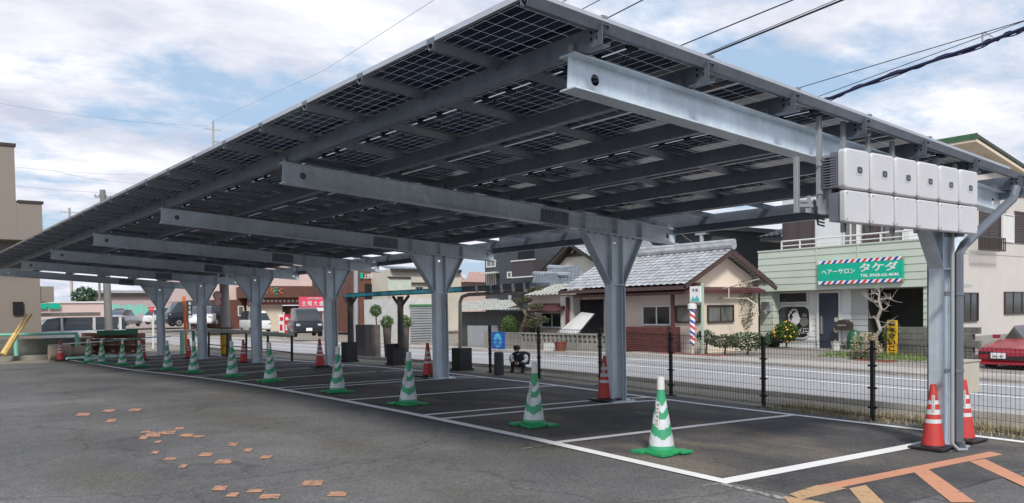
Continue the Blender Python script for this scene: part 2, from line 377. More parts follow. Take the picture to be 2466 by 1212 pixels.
sc.view_settings.view_transform='Standard'; sc.view_settings.look='None'; sc.view_settings.exposure=.3; sc.view_settings.gamma=1
sc.cycles.max_bounces=8; sc.cycles.diffuse_bounces=4
# ------------------------------------------------------------------ ground
def sheet(name,xs,ys,off,m,kind='structure',label=None,inside=None):
    b=MB(); nx,ny=len(xs),len(ys)
    vs=[(x,y,gz(x,y)+off) for y in ys for x in xs]
    fs=[(j*nx+i,j*nx+i+1,(j+1)*nx+i+1,(j+1)*nx+i) for j in range(ny-1) for i in range(nx-1)]
    b.raw(vs,fs); o=b.build(name,m,smooth=True); 
    if kind: tag(o,label,kind=kind)
    return o
def frange(a,b,s):
    n=max(1,int(round((b-a)/s))); return [a+(b-a)*i/n for i in range(n+1)]
YY=[-900,-300,-100,-30,-10,0]+frange(2,62,1.35)[0:]+[80,120,200,500,1500]
XX=[-1500,-500,-150,-40,-12,0,6.33,10,11.05,13,40,150,500,1500]
sheet('ground',XX,YY,-.03,M_EARTH)
YL=frange(-8,34.6,1.35)
sheet('parking_lot',[-40,-20,0,6.33,10,11.05,11.62],YL,0,M_ASPH)
A0=4.815; D=5.4; LF,LC,LB=6.33,10.0,11.05
sheet('parking_bay_asphalt',[LF+.05,8,10,LB-.02],frange(A0-1.2,37,1.35),.004,M_BAY)
sheet('road',[13.1,15,17,18.6],[-300,-60,-20]+frange(0,60,1.35)+[100,300,900],-.012,M_ROAD)
sheet('verge',[11.62,12.2,13.0],[-20,-8]+frange(0,36,1.35),-.004,M_EARTH)
sheet('far_pavement',[18.75,19.5,20.2],[-100,-20]+frange(0,60,1.35)+[200,600],.05,M_WALK)
sheet('salon_forecourt',[20.2,22,25,28],frange(0,20.5,1.35),.02,M_FORE)
kb=MB()
yk=[-100,-20]+frange(0,60,1.35)+[200,600]
for xk,wk in ((18.6,.15),(13.0,.12)):
    for a,b in zip(yk[:-1],yk[1:]):
        za,zb=gz(xk,a),gz(xk,b)
        kb.raw([(xk,a,za-.05),(xk+wk,a,za-.05),(xk+wk,a,za+.08),(xk,a,za+.08),(xk,b,zb-.05),(xk+wk,b,zb-.05),(xk+wk,b,zb+.08),(xk,b,zb+.08)],[(0,4,7,3),(3,7,6,2),(2,6,5,1)])
tag(kb.build('kerb',M_WALK),kind='structure')
# painted lines draped on the ground
def strip(b,p0,p1,w,off,mi=0,step=.7):
    p0,p1=Vector((p0[0],p0[1])),Vector((p1[0],p1[1])); d=p1-p0; L=d.length; d.normalize(); n=Vector((-d.y,d.x))
    k=max(1,int(L/step)); ring=[]
    for i in range(k+1):
        c=p0+d*(L*i/k)
        ring.append([(q.x,q.y,gz(q.x,q.y)+off) for q in (c-n*w/2,c+n*w/2)])
    for i in range(k): b.face([ring[i][0],ring[i+1][0],ring[i+1][1],ring[i][1]],mi)
lines=MB(); g2=.24
Aend=A0+6*D+.4
strip(lines,(LF,A0+g2-.08),(LF,Aend),.15,.010)
strip(lines,(LB,A0-.6),(LB,Aend),.13,.010)
for n in range(7):
    for q in ((g2,) if n==0 else (-g2,g2)):
        strip(lines,(LF+.05,A0+n*D+q),(LB-.05,A0+n*D+q),.12 if n else .17,.010)
    if n<6: strip(lines,(LF+.05,A0+n*D+D/2),(LB-.05,A0+n*D+D/2),.12,.010)
tag(lines.build('bay_line_markings',M_LINE),kind='structure')
rl=MB()
for x,wd in ((13.55,.12),(17.9,.14),(16.0,.12)):
    strip(rl,(x,-60),(x,0),wd,-.004,0,6); strip(rl,(x,0),(x,60),wd,-.004,0,1.35); strip(rl,(x,60),(x,300),wd,-.004,0,10)
tag(rl.build('road_line_markings',M_LINE),kind='structure')
fl=MB(); a=G(1735,1165); b_=G(1890,1203); strip(fl,(a.x,a.y),(b_.x,b_.y),.09,.006)
a=G(1690,1172); b_=G(1735,1165); strip(fl,(a.x,a.y),(b_.x,b_.y),.03,.006)
a=G(1255,1082); b_=G(1330,1071); strip(fl,(a.x,a.y),(b_.x,b_.y),.03,.006)
tag(fl.build('faded_line_markings',M_LINEOLD),kind='structure')
def gpoly(b,pts,off,mi=0):
    q=[G(*p) for p in pts]; b.face([(v.x,v.y,v.z+off) for v in q][::-1],mi)
ol=MB()
gpoly(ol,[(1965,1172),(2385,1089),(2415,1096),(2345,1110),(2005,1180)],.007)
gpoly(ol,[(2200,1138),(2236,1132),(2350,1212),(2290,1212)],.0075)
gpoly(ol,[(2335,1113),(2372,1107),(2500,1168),(2500,1190)],.0075)
tag(ol.build('orange_line_markings',M_ORANGE),kind='structure')
ol=MB()
gpoly(ol,[(1900,1192),(1968,1170),(2040,1178),(1930,1205)],.008)
gpoly(ol,[(2045,1178),(2085,1170),(2130,1214),(2075,1214)],.0075)
gpoly(ol,[(1885,1196),(1930,1203),(1990,1214),(1900,1214)],.0075)
tag(ol.build('tan_line_markings',M_TANP),kind='structure')
ol=MB()
for cx,cy,w_,h_ in [(200,999,34,7),(262,990,30,6),(325,988,30,6),(268,1014,24,8),(345,1055,22,9),(370,1047,40,12),(405,1043,36,9),(450,1049,34,8),(478,1052,30,6),(432,1033,24,6),(350,1041,24,5),(380,1065,18,6),(373,1091,20,7),(410,1106,30,5),(441,1124,20,8),(495,1096,34,9),(539,1113,42,10),(561,1071,24,8),(597,1085,22,8),(640,1102,30,8),(530,1177,36,11),(560,1193,30,10),(615,1183,40,9),(650,1197,50,11),(752,1165,52,13),(813,1191,48,12)]:
    gpoly(ol,[(cx-w_/2-3,cy+h_/2),(cx-w_/2+7,cy-h_/2),(cx+w_/2+2,cy-h_/2),(cx+w_/2-5,cy+h_/2)],.006)
tag(ol.build('old_orange_paint_marks',paint('old_orange_paint',(.50,.26,.16),.455,15,(.11,.105,.10))),kind='structure')
# tufts along the verge
def tufts(name,n,fn,hmin,hmax,m,label=None):
    b=MB()
    for _ in range(n):
        x,y=fn(); z=gz(x,y); h=random.uniform(hmin,hmax); a=random.uniform(0,6.28); lean=random.uniform(.2,1.1)*h; wd=random.uniform(.004,.01)
        dx,dy=math.cos(a),math.sin(a)
        b.face([(x-dy*wd,y+dx*wd,z),(x+dy*wd,y-dx*wd,z),(x+dx*lean,y+dy*lean,z+h)])
    return tag(b.build(name,m),label,kind='stuff')
tufts('dry_grass',7000,lambda:(random.gauss(11.75,.22),random.uniform(-1,8.3)),.02,.10,M_DRY)
tag(bpy.data.objects['dry_grass'],cat='grass',label='dry straw coloured grass along the foot of the mesh fence')
# ================================================================== carport
S=-.0705
def zbt(L): return 3.408+S*(L-4.245)        # top of the tilted beams
def zpt(L): return 3.565+S*(L-4.31)         # top of the purlins
BH=.2625
car=thing('solar_carport',(LC,A0,gz(LC,A0)),'long grey steel solar carport with dark panels on single columns','carport')
def plate_hole(b,P,U,V,hu,hv,r,T,mi=0,n=16):
    # rectangular plate centred P spanned by unit U,V with a round hole, thickness vector T
    P,U,V,T=Vector(P),Vector(U),Vector(V),Vector(T); ci,re=[],[]
    for k in range(n):
        a=2*math.pi*(k+.5)/n; c,s=math.cos(a),math.sin(a); ci.append(P+U*(r*c)+V*(r*s))
        t=min(hu/abs(c) if abs(c)>1e-6 else 1e9,hv/abs(s) if abs(s)>1e-6 else 1e9); re.append((c*t,s*t))
    # snap nearest perimeter points to the corners
    for cu,cv in ((hu,hv),(hu,-hv),(-hu,hv),(-hu,-hv)):
        k=min(range(n),key=lambda i:(re[i][0]-cu)**2+(re[i][1]-cv)**2); re[k]=(cu,cv)
    re=[P+U*x+V*y for x,y in re]
    for k in range(n):
        j=(k+1)%n
        b.face([ci[k]-T/2,re[k]-T/2,re[j]-T/2,ci[j]-T/2],mi); b.face([ci[k]+T/2,ci[j]+T/2,re[j]+T/2,re[k]+T/2],mi)
        b.face([ci[k]-T/2,ci[j]-T/2,ci[j]+T/2,ci[k]+T/2],mi)
u=Vector((1,0,S)).normalized(); vz=Vector((-S,0,1)).normalized()
LT,LR=4.245,11.49
def beam_mesh(A):
    b=MB(); t=.013
    def P(L,dz): return Vector((L,A,zbt(L)+dz))
    b.bar(P(LT,-t/2),P(LR,-t/2),.175,t,0,vz); b.bar(P(LT,-BH+t/2),P(LR,-BH+t/2),.175,t,0,vz)
    hw=BH/2-t
    for Lh in (LT+.28,LR-.20):
        plate_hole(b,P(Lh,-BH/2),u,vz,.16,hw,.045,(0,.009,0))
    for a,c in ((LT+.005,LT+.12),(LT+.44,LR-.36),(LR-.04,LR-.005)): b.bar(P(a,-BH/2),P(c,-BH/2),.009,2*hw,0,vz)
    # splice plate with bolts and the stiffeners over the column
    b.bar(P(8.42,-BH/2),P(8.98,-BH/2),.03,hw*1.75,1,vz)
    for i in range(8):
        for j in range(4):
            L=8.46+i*.067
            for s in (-1,1): b.box(L,L+.024,A+s*.015,A+s*.030,zbt(L)-.065-j*.044,zbt(L)-.041-j*.044,2)
    for i in range(9):
        L=8.44+i*.062
        for s in (-.055,.055): b.box(L,L+.025,A+s-.012,A+s+.012,zbt(L)-BH-.022,zbt(L)-BH,2)
    for L in (9.29,10.0,10.57): b.box(L-.006,L+.006,A-.084,A+.084,zbt(L)-BH+.012,zbt(L)-.012,0)
    return b
def column_mesh(A):
    b=MB(); z0=gz(LC,A)-.05; zk=1.905; t=.012; hw=.085
    for L in (LC-.15,LC+.15): b.box(L-t/2,L+t/2,A-hw,A+hw,z0,zk)
    b.box(LC-.144,LC+.144,A-.005,A+.005,z0,zk)
    b.box(LC-.16,LC+.16,A-hw-.004,A+hw+.004,zk,zk+.014)
    for a,c in ((LC-.15,9.27),(LC+.15,10.59)):
        b.bar((a,A,zk+.014),(c,A,zbt(c)-BH-.012),2*hw,t,0,(1,0,0))
    za,zc=zk+.014,zbt(9.28)-BH-.006; zd=zbt(10.58)-BH-.006
    def zB(L): return zbt(L)-BH-.006
    hL=.07; zh=2.62
    for s in (-.0045,.0045): pass
    b.prism([(LC-.144,A-.0045,za),(LC-hL,A-.0045,za),(LC-hL,A-.0045,zB(LC-hL)),(9.285,A-.0045,zc)],(0,.009,0))
    b.prism([(LC+hL,A-.0045,za),(LC+.144,A-.0045,za),(10.575,A-.0045,zd),(LC+hL,A-.0045,zB(LC+hL))],(0,.009,0))
    b.box(LC-hL,LC+hL,A-.0045,A+.0045,za,zh-.07); plate_hole(b,(LC,A,zh),(1,0,0),(0,0,1),hL,.07,.032,(0,.009,0))
    b.prism([(LC-hL,A-.0045,zh+.07),(LC+hL,A-.0045,zh+.07),(LC+hL,A-.0045,zB(LC+hL)),(LC-hL,A-.0045,zB(LC-hL))],(0,.009,0))
    b.box(9.28,10.58,A-hw,A+hw,min(zB(9.28),zB(10.58))-.01,min(zB(9.28),zB(10.58)))if False else None
    b.bar((9.26,A,zB(9.26)-.002),(10.60,A,zB(10.60)-.002),2*hw+.004,.012,0,vz)
    for i in range(9):
        L=9.36+i*.145
        for s in (-.055,.055): b.box(L,L+.026,A+s-.013,A+s+.013,zB(L)-.034,zB(L)-.006,2)
    # inner column flanges carried up through the haunch
    for L in (LC-.13,LC+.13): b.box(L-.005,L+.005,A-.07,A-.006,za,zB(L)-.01); b.box(L-.005,L+.005,A+.006,A+.07,za,zB(L)-.01)
    b.box(LC-.24,LC+.24,A-.2,A+.2,gz(LC,A)-.08,gz(LC,A)+.018)
    for sx in (-.2,.2):
        for sy in (-.15,.15): b.lathe([(.014,0),(.014,.05),(.02,.05),(.02,.0)][:2],(LC+sx,A+sy,gz(LC,A)+.018),6,2)
    b.tube([(LC+.09,A-.06,z0),(LC+.09,A-.06,zk-.01)],.016,6,1)
    return b
for n in range(7):
    A=A0+n*D
    column_mesh(A).build('column',[M_STEEL,M_TIN,M_BOLT],car)
    beam_mesh(A).build('beam',[M_STEEL,M_STEELD,M_BOLT],car)
AN,AF=4.50,38.2
for i in range(7):
    L=4.31+i*1.1715; b=MB(); z=zpt(L); h=.152; fwid=.075; t=.004
    b.bar((L,AN,z-h/2),(L,AF,z-h/2),t,h)                      # web, faces the front of the bays
    b.box(L+.006,L+fwid,AN,AF,z-h-.006,z-h-.006+t); b.bar((L+.001,AN,z-h-.001),(L+.001,AF,z-h-.001),.014,.003,0,(.7,0,.7)); b.box(L,L+fwid,AN,AF,z-t-.004,z-.004); b.box(L+fwid-t,L+fwid,AN,AF,z-h+t,z-h+.022)
    b.box(L+fwid-t,L+fwid,AN,AF,z-.026,z-t-.004)
    for y in (AN+.05,AN+.11): b.box(L-.006,L-.002,y,y+.016,z-.1,z-.075,1); b.box(L-.006,L-.002,y,y+.016,z-.05,z-.03,1)
    for n in range(7): A=A0+n*D; b.box(L-.03,L-.002,A-.03,A+.03,z-h,z-h+.07,2)
    b.build('purlin',[M_STEELD,M_SHADE,M_BOLT],car)
# V-shaped drain rails between the panels
PW=1.2; P0=4.56; LE=3.66
rail=MB(); L0,L1=LE-.015,11.42
def rp(L,y,dz): return (L,y,zpt(L)+dz)
def rail_mesh(y):
    b=MB()
    prof=[(-.055,.016),(-.02,-.045),(.02,-.045),(.055,.016)]; t=.003
    for (a,za),(c,zc) in zip(prof[:-1],prof[1:]):
        b.face([rp(L0,y+a,za),rp(L1,y+a,za),rp(L1,y+c,zc),rp(L0,y+c,zc)]); b.face([rp(L0,y+a,za+t),rp(L0,y+c,zc+t),rp(L1,y+c,zc+t),rp(L1,y+a,za+t)])
    b.face([rp(L0,y+q[0],q[1]) for q in ((-.055,.016),(-.02,-.045),(-.014,-.045),(-.046,.018))]); b.face([rp(L0,y+q[0],q[1]) for q in ((.055,.016),(.02,-.045),(.014,-.045),(.046,.018))])
    b.box(L0-.002,L0+.002,y-.05,y+.05,zpt(L0)+.012,zpt(L0)+.05)
    return b
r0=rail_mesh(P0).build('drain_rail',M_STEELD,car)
for k in range(1,29):
    r=r0.copy(); COL.objects.link(r); r.parent=car; r.location=(0,k*PW,0)
# panels
b=MB(); hl,hw_=1.236,.578
fh=.033
for s in (-1,1):
    b.box(-hl,hl,s*hw_,s*(hw_-.022) if False else s*(hw_-.016),0,fh,1)
    b.box(s*hl,s*(hl-.016),-hw_+.016,hw_-.016,0,fh,1)
    b.box(-hl+.016,hl-.016,s*(hw_-.016),s*(hw_-.034),0,.002,1)
b.face([(-hl+.016,-hw_+.016,fh-.006),(hl-.016,-hw_+.016,fh-.006),(hl-.016,hw_-.016,fh-.006),(-hl+.016,hw_-.016,fh-.006)][::-1],0)
for y in (-.38,0,.38): b.box(-.045,.035,y-.035,y+.035,.008,fh-.008,2)
b.tube([(0,-.38,.012),(.12,-.2,-.01),(.25,0,.004)],.004,5,2); b.tube([(0,.38,.012),(.1,.22,-.015),(.22,.05,.0)],.004,5,2)
pm=b.build('solar_panel',[M_CELL,M_ALU,M_BLACK]); base=pm
first=True
for k in range(28):
    for j in range(3):
        p=base if first else base.copy()
        if not first: COL.objects.link(p)
        first=False
        L=LE+1.24+j*2.492
        p.rotation_euler=(0,math.atan(-S),0); wp=Vector((L,P0+PW*(k+.5),zpt(L)+.02))
        p.location=wp-Vector(car.location); p.parent=car
# edge frames and gutter
b=MB(); b.bar(rp(LE,P0-.01,.038),rp(11.12,P0-.01,.038),.012,.058,0,vz); b.bar(rp(LE,P0+.03,.004),rp(11.12,P0+.03,.004),.07,.004,0,vz)
b.bar(rp(LE,P0+.062,-.01),rp(11.12,P0+.062,-.01),.004,.03,0,vz)
for i in range(6):
    L=4.35+i*1.2; b.box(L,L+.05,P0-.02,P0+.02,zpt(L)+.062,zpt(L)+.08,1)
b.build('edge_frame',[M_ALU,M_BOLT],car)
b=MB(); b.box(LE-.012,LE,P0,P0+28*PW,zpt(LE)+.02,zpt(LE)+.062); b.build('eave_trim',M_ALU,car)
b=MB(); gl=11.44; gz_=zpt(gl)
b.box(gl,gl+.13,AN,AF,gz_-.25,gz_-.246); b.box(gl,gl+.004,AN,AF,gz_-.246,gz_+.02); b.box(gl+.126,gl+.13,AN,AF,gz_-.246,gz_+.03)
b.box(gl+.004,gl+.126,AN,AN+.004,gz_-.246,gz_+.02)
b.box(gl+.03,gl+.10,AN-.004,AN-.001,gz_-.15,gz_-.06,1)
b.build('gutter',[M_STEELD,M_SHADE],car)
# downpipe
b=MB(); AP=4.56
p1=onY(2448,452,AP); p2=onY(2440,478,AP); p3=onY(2322,590,AP); p4=onY(2309,612,AP); gzp=gz(p4.x,AP)
p5=Vector((p4.x,AP,gzp+.12)); 
b.tube([p1,p2,p3,p4,p5,p5+Vector((.05,0,-.08)),p5+Vector((.2,.05,-.11))],.052,8)
for z in (2.28,1.62,.75): b.box(p4.x-.19,p4.x+.05,AP+.045,AP+.075,z-.025,z+.025,1); b.tube([(p4.x,AP,z-.02),(p4.x,AP,z+.02)],.060,8,1)
b.build('downpipe',[mat('downpipe_grey',(.15,.17,.2),.45,.3,.08,2),M_STEELD],car)
b=MB(); b.tube([(p4.x-.085,AP+.03,2.9),(p4.x-.085,AP+.03,gzp+.1),(p4.x-.05,AP-.02,gzp+.03),(p4.x+.1,AP-.04,gzp+.02)],.022,8); b.build('conduit',M_TIN,car)
# LED-lit fittings are not fitted; cable ties and earth wire hang from the far end of beams
# ---- inverters on vertical channels
AI=4.40
invx=[(2020,2095,360,462,545),(2097,2152,371,471,549),(2153,2208,379,478,553),(2209,2262,388,484,556),(2263,2309,396,490,558),(2310,2357,404,492,561)]
tl=onY(2034,361,AI); tr=onY(2357,409,AI); bl=onY(2033,541,AI); br=onY(2357,560,AI)
strut=thing('inverter_mounting_frame',(9.2,AI+.22,2.6),'vertical slotted steel channels hanging beside the near carport beam behind the inverters','mounting frame')
ordn=['first','second','third','fourth','fifth','sixth','seventh','eighth','ninth','tenth','eleventh','twelfth']
x0,x1=tl.x,tr.x; wI=(x1-x0)/6
ztop=(tl.z+tr.z)/2; zbot=(bl.z+br.z)/2
zmid=ztop-(ztop-zbot)*.555
def rbox(b,x0,x1,y0,y1,z0,z1,r,mi=0,n=4):
    pts=[]
    for cx,cz,a0 in ((x1-r,z1-r,0),(x0+r,z1-r,90),(x0+r,z0+r,180),(x1-r,z0+r,270)):
        for k in range(n+1): a=R(a0+90*k/n); pts.append((cx+r*math.cos(a),y0,cz+r*math.sin(a)))
    b.prism(pts,(0,y1-y0,0),mi)
def make_inverter(x):
    g=.014; t=thing('inverter',(x+wI/2,AI+.1,zbot),'white inverter','inverter','inverters hung at the near end of the carport')
    b=MB(); rbox(b,x+g,x+wI-g,AI,AI+.09,zmid+.006,ztop,.045); b.build('upper_cover',M_INV,t,bevel=.018,smooth=True)
    b=MB(); rbox(b,x+g,x+wI-g,AI,AI+.07,zbot,zmid-.006,.03)
    b.build('lower_cover',M_INV,t,bevel=.014,smooth=True)
    b=MB()
    for sx in (x+.035,x+wI-.035):
        for zs in (zbot+.03,zmid-.035): MB().tube([(sx,AI-.004,zs),(sx,AI+.01,zs)],.008,8).build('screw',M_BOLT,t)
    b=MB(); cx,cz=x+wI*.56,ztop-(ztop-zmid)*.5
    rbox(b,cx-.062,cx+.062,AI-.003,AI+.004,cz-.046,cz+.046,.024,0); rbox(b,cx-.042,cx+.042,AI-.006,AI+.003,cz-.030,cz+.030,.018,1)
    b.prism([(cx-.006,AI-.0075,cz-.006),(cx+.006,AI-.0075,cz-.006),(cx,AI-.0075,cz+.006)],(0,.002,0),0)
    b.build('display',[M_INV,mat('display_dark',(.05,.05,.08),.2)],t)
    b=MB(); b.box(x+.02,x+wI-.02,AI+.09,AI+.16,zmid+.02,ztop-.03)
    for k in range(12):
        z=zmid+.03+k*(ztop-zmid-.08)/12; b.box(x+.008,x+wI-.008,AI+.16,AI+.24,z,z+.01)
        b.box(x+.012,x+.020,AI+.095,AI+.16,z,z+.014)
    b.box(x+.03,x+wI-.03,AI+.07,AI+.18,zbot+.02,zmid-.02)
    b.build('heat_sink',M_HEAT,t)
    return t
i0=make_inverter(x0)
for k in range(6):
    t=i0 if k==0 else copy_tree(i0)
    t.location.x=x0+wI*(k+.5); t['label']=['white two-part inverter at the left end of the row, dark fins exposed','white inverter, second from the left of the row','white inverter, third from the left, left of the row centre','white inverter, fourth from the left, above the column bracket','white inverter, fifth from the left, second from the right end','white inverter at the right end of the row, nearest the downpipe'][k]
for k,(px,pt,pb) in enumerate([(1972,280,505),(1918,378,512),(2030,293,560),(2090,318,560),(2148,341,562),(2206,360,562),(2256,380,562),(2300,395,560)]):
    q=onY(px,pt,AI+.27); q2=onY(px,pb,AI+.27); b=MB()
    b.box(q.x-.02,q.x-.016,AI+.25,AI+.29,q2.z,q.z); b.box(q.x+.016,q.x+.02,AI+.25,AI+.29,q2.z,q.z); b.box(q.x-.016,q.x+.016,AI+.286,AI+.29,q2.z,q.z)
    b.box(q.x-.012,q.x-.004,AI+.252,AI+.254,q2.z,q.z)
    b.build('channel',M_TIN,strut)
for z in (zbot+.12,zmid,ztop-.12):
    b=MB(); b.box(x0-.25 if z<zmid-.01 else x0-.05,x1,AI+.245,AI+.285 if False else AI+.25,z-.02,z+.02); b.build('cross_rail',M_TIN,strut)
b=MB(); q=onY(1918,495,AI+.3); q2=onY(2025,497,AI+.3)
b.bar(q,q2,.04,.03); b.bar(q+Vector((0,0,.04)),q2+Vector((0,.1,.05)),.05,.02); b.bar(q+Vector((.2,0,-.03)),q+Vector((.2,0,.1)),.03,.03)
b.build('cross_rail',M_TIN,strut)
b=MB()
for k in range(3):
    a=Vector((x0-.06,AI+.2,zbot+.10-k*.03)); b.tube([a+Vector((-.12+.02*k,0,.12)),a+Vector((-.12+.02*k,0,.02)),a+Vector((-.06,0,-.05)),a+Vector((.04,0,-.06))],.009,6)
tag(b.build('inverter_cable',M_BLACK),'black cables looping into the left inverter from behind','cable')
b=MB(); gq=onY(2005,445,AI+.2); 
for k in range(9): b.box(gq.x-.05+.014*k,gq.x-.047+.014*k,AI+.18,AI+.30,gq.z-.28,gq.z+.28)
for k in range(7): b.box(gq.x-.05,gq.x+.065,AI+.18,AI+.186,gq.z-.27+k*.09,gq.z-.264+k*.09)
b.build('guard_grille',M_TIN,strut)
# meter box behind the near column
b=MB(); q=onY(2332,872,A0+.02); q2=onY(2357,945,A0+.02); q0=onY(2318,872,A0+.02)
mb=thing('meter_box',(q.x,A0+.1,q2.z),'beige metal junction box fixed behind the near carport column','electric box')
bb=MB(); bb.box(q0.x-.05,q2.x+.02,A0+.02,A0+.22,q2.z,q.z); bb.build('box_body',mat('beige_box_paint',(.50,.46,.38),.5,0,.05),mb,bevel=.006)
bb=MB(); bb.box(q0.x-.06,q2.x+.03,A0+.005,A0+.23,q.z,q.z+.015); bb.build('lid',mat('beige_box_paint',(.5,.46,.38)),mb)
bb=MB(); bb.tube([(q.x-.04,A0+.12,q2.z),(q.x-.06,A0+.12,gz(q.x,A0+.1))],.03,8); bb.build('conduit',M_DBROWN,mb)
# slim brown post behind the near column
q=onY(2238,870,A0+.9); b=MB(); b.tube([(q.x,A0+.9,gz(q.x,A0+.9)-.02),(q.x,A0+.9,1.5+1.3)],.028,10); b.tube([(q.x-.03,A0+.9,1.02),(q.x+.15,A0+.8,1.03)],.012,6); b.lathe([(.04,.99),(.04,1.05)],(q.x,A0+.9,0),10)
tag(b.build('service_post',mat('khaki_post_paint',(.22,.21,.16),.6)),'slim khaki steel post standing just behind the near column','post')
# ================================================================== cones
def lerp(a,b,t): return a+(b-a)*t
def make_green(loc):
    t=thing('striped_cone',loc,'','traffic cone','green and white striped cones, one per bay')
    x,y,z=loc; n=28
    b=MB(); z0,z1=.05,.70; r0,r1=.150,.038
    # helical white bands are part of the cone surface: faces get the band material
    rows=36; vs=[]; fs=[]; ms=[]
    for j in range(rows+1):
        q=j/rows; r=lerp(r0,r1,q**.93)
        for k in range(n): a=2*math.pi*k/n; vs.append((x+r*math.cos(a),y+r*math.sin(a),z+lerp(z0,z1,q)))
    for j in range(rows):
        q=(j+.5)/rows
        for k in range(n):
            a=2*math.pi*(k+.5)/n; ph=abs(((a+2.25)/math.pi)%2-1)      # zig-zag around the cone
            h=q*.65+ph*.19; band=any(lo<h<hi for lo,hi in ((.17,.295),(.395,.50),(.585,.66)))
            fs.append((j*n+k,j*n+(k+1)%n,(j+1)*n+(k+1)%n,(j+1)*n+k)); ms.append(1 if band and q>.05 and q<.90 else 0)
    b.v=vs; b.f=fs; b.m=ms; b.build('cone_body',[M_GREEN,M_REFL],t,smooth=True)
    b=MB(); b.lathe([(.20,.0),(.20,.03),(.155,.05)],loc,28)
    o=.19
    for sx,sy in ((1,1),(-1,1),(-1,-1),(1,-1)):
        b.prism([(x+sx*.07,y+sy*.24,z),(x+sx*.24,y+sy*.24,z),(x+sx*.24,y+sy*.07,z),(x+sx*.07,y+sy*.07,z)],(0,0,.032))
    b.build('base',M_GREENB,t,bevel=.006)
    b=MB(); b.lathe([(.038,.69),(.043,.695),(.040,.83),(.034,.835)],loc,20); b.build('top_cap',M_WHITE,t,smooth=True)
    # adhesive label running up the side
    ang=math.atan2(-y,-x)-.45 if False else math.atan2(-y,-x)+.0
    a=math.atan2(-1,-.62)-.75; dx,dy=math.cos(a),math.sin(a); tx,ty=-dy,dx
    def sp(q,s,o=.004):
        r=lerp(r0,r1,((q-z0)/(z1-z0))**.93)+o; return (x+dx*r+tx*s,y+dy*r+ty*s,z+q)
    b=MB(); b.prism([sp(.30,-.022),sp(.30,.022),sp(.56,.019),sp(.56,-.019)],(dx*.003,dy*.003,0)); lb=b.build('sticker',M_STICK,t)
    for i in range(6):
        q=.53-i*.042; b=MB()
        c=sp(q,0,.0085)
        for (u0,u1,v0,v1) in ((-.013,.013,.010,.014),(-.013,.013,-.003,.001),(-.012,-.008,-.014,.014),(.007,.011,-.014,.010),(-.002,.002,-.014,.014)):
            if (i+int(u0*1000))%3==0: continue
            b.prism([(c[0]+tx*u0,c[1]+ty*u0,c[2]+v0),(c[0]+tx*u1,c[1]+ty*u1,c[2]+v0),(c[0]+tx*u1,c[1]+ty*u1,c[2]+v1),(c[0]+tx*u0,c[1]+ty*u0,c[2]+v1)],(dx*.001,dy*.001,0))
        b.build('printed_character',M_INK,lb)
    return t
gc0=None
GC=[(1593,1092),(1285,1026),(983,975),(813,946),(652,920),(560,908),(467,898),(405,890),(338,884),(295,880),(246,876),(213,874)]
bayA=[A0+D*(.25+.5*i) for i in range(12)]
GCL=['nearest green and white striped cone, in the bay closest to the camera','second nearest green striped cone, in front of the red cone by the second column','third green striped cone from the near end, left of the third column','fourth green striped cone from the near end, between the third and fourth columns','fifth green striped cone from the near end, right of the fifth column','sixth green striped cone, just left of the red cone by the fifth column','seventh green striped cone, in front of the sixth column','eighth green striped cone, right of the seventh column','ninth green striped cone, left of the seventh column','tenth green striped cone, third from the far left end','second green striped cone from the far left end','farthest green striped cone, at the left end of the row']
for k,(px,py) in enumerate(GC):
    p=G(px,py)
    if gc0 is None: gc0=make_green((p.x,p.y,p.z+.008)); t=gc0
    else: t=copy_tree(gc0); t.location=(p.x,p.y,p.z+.008); t.rotation_euler=(random.uniform(-.03,.03),random.uniform(-.03,.03),random.uniform(-.15,.15)+(.1 if k<3 else 0))
    t['label']=GCL[k]
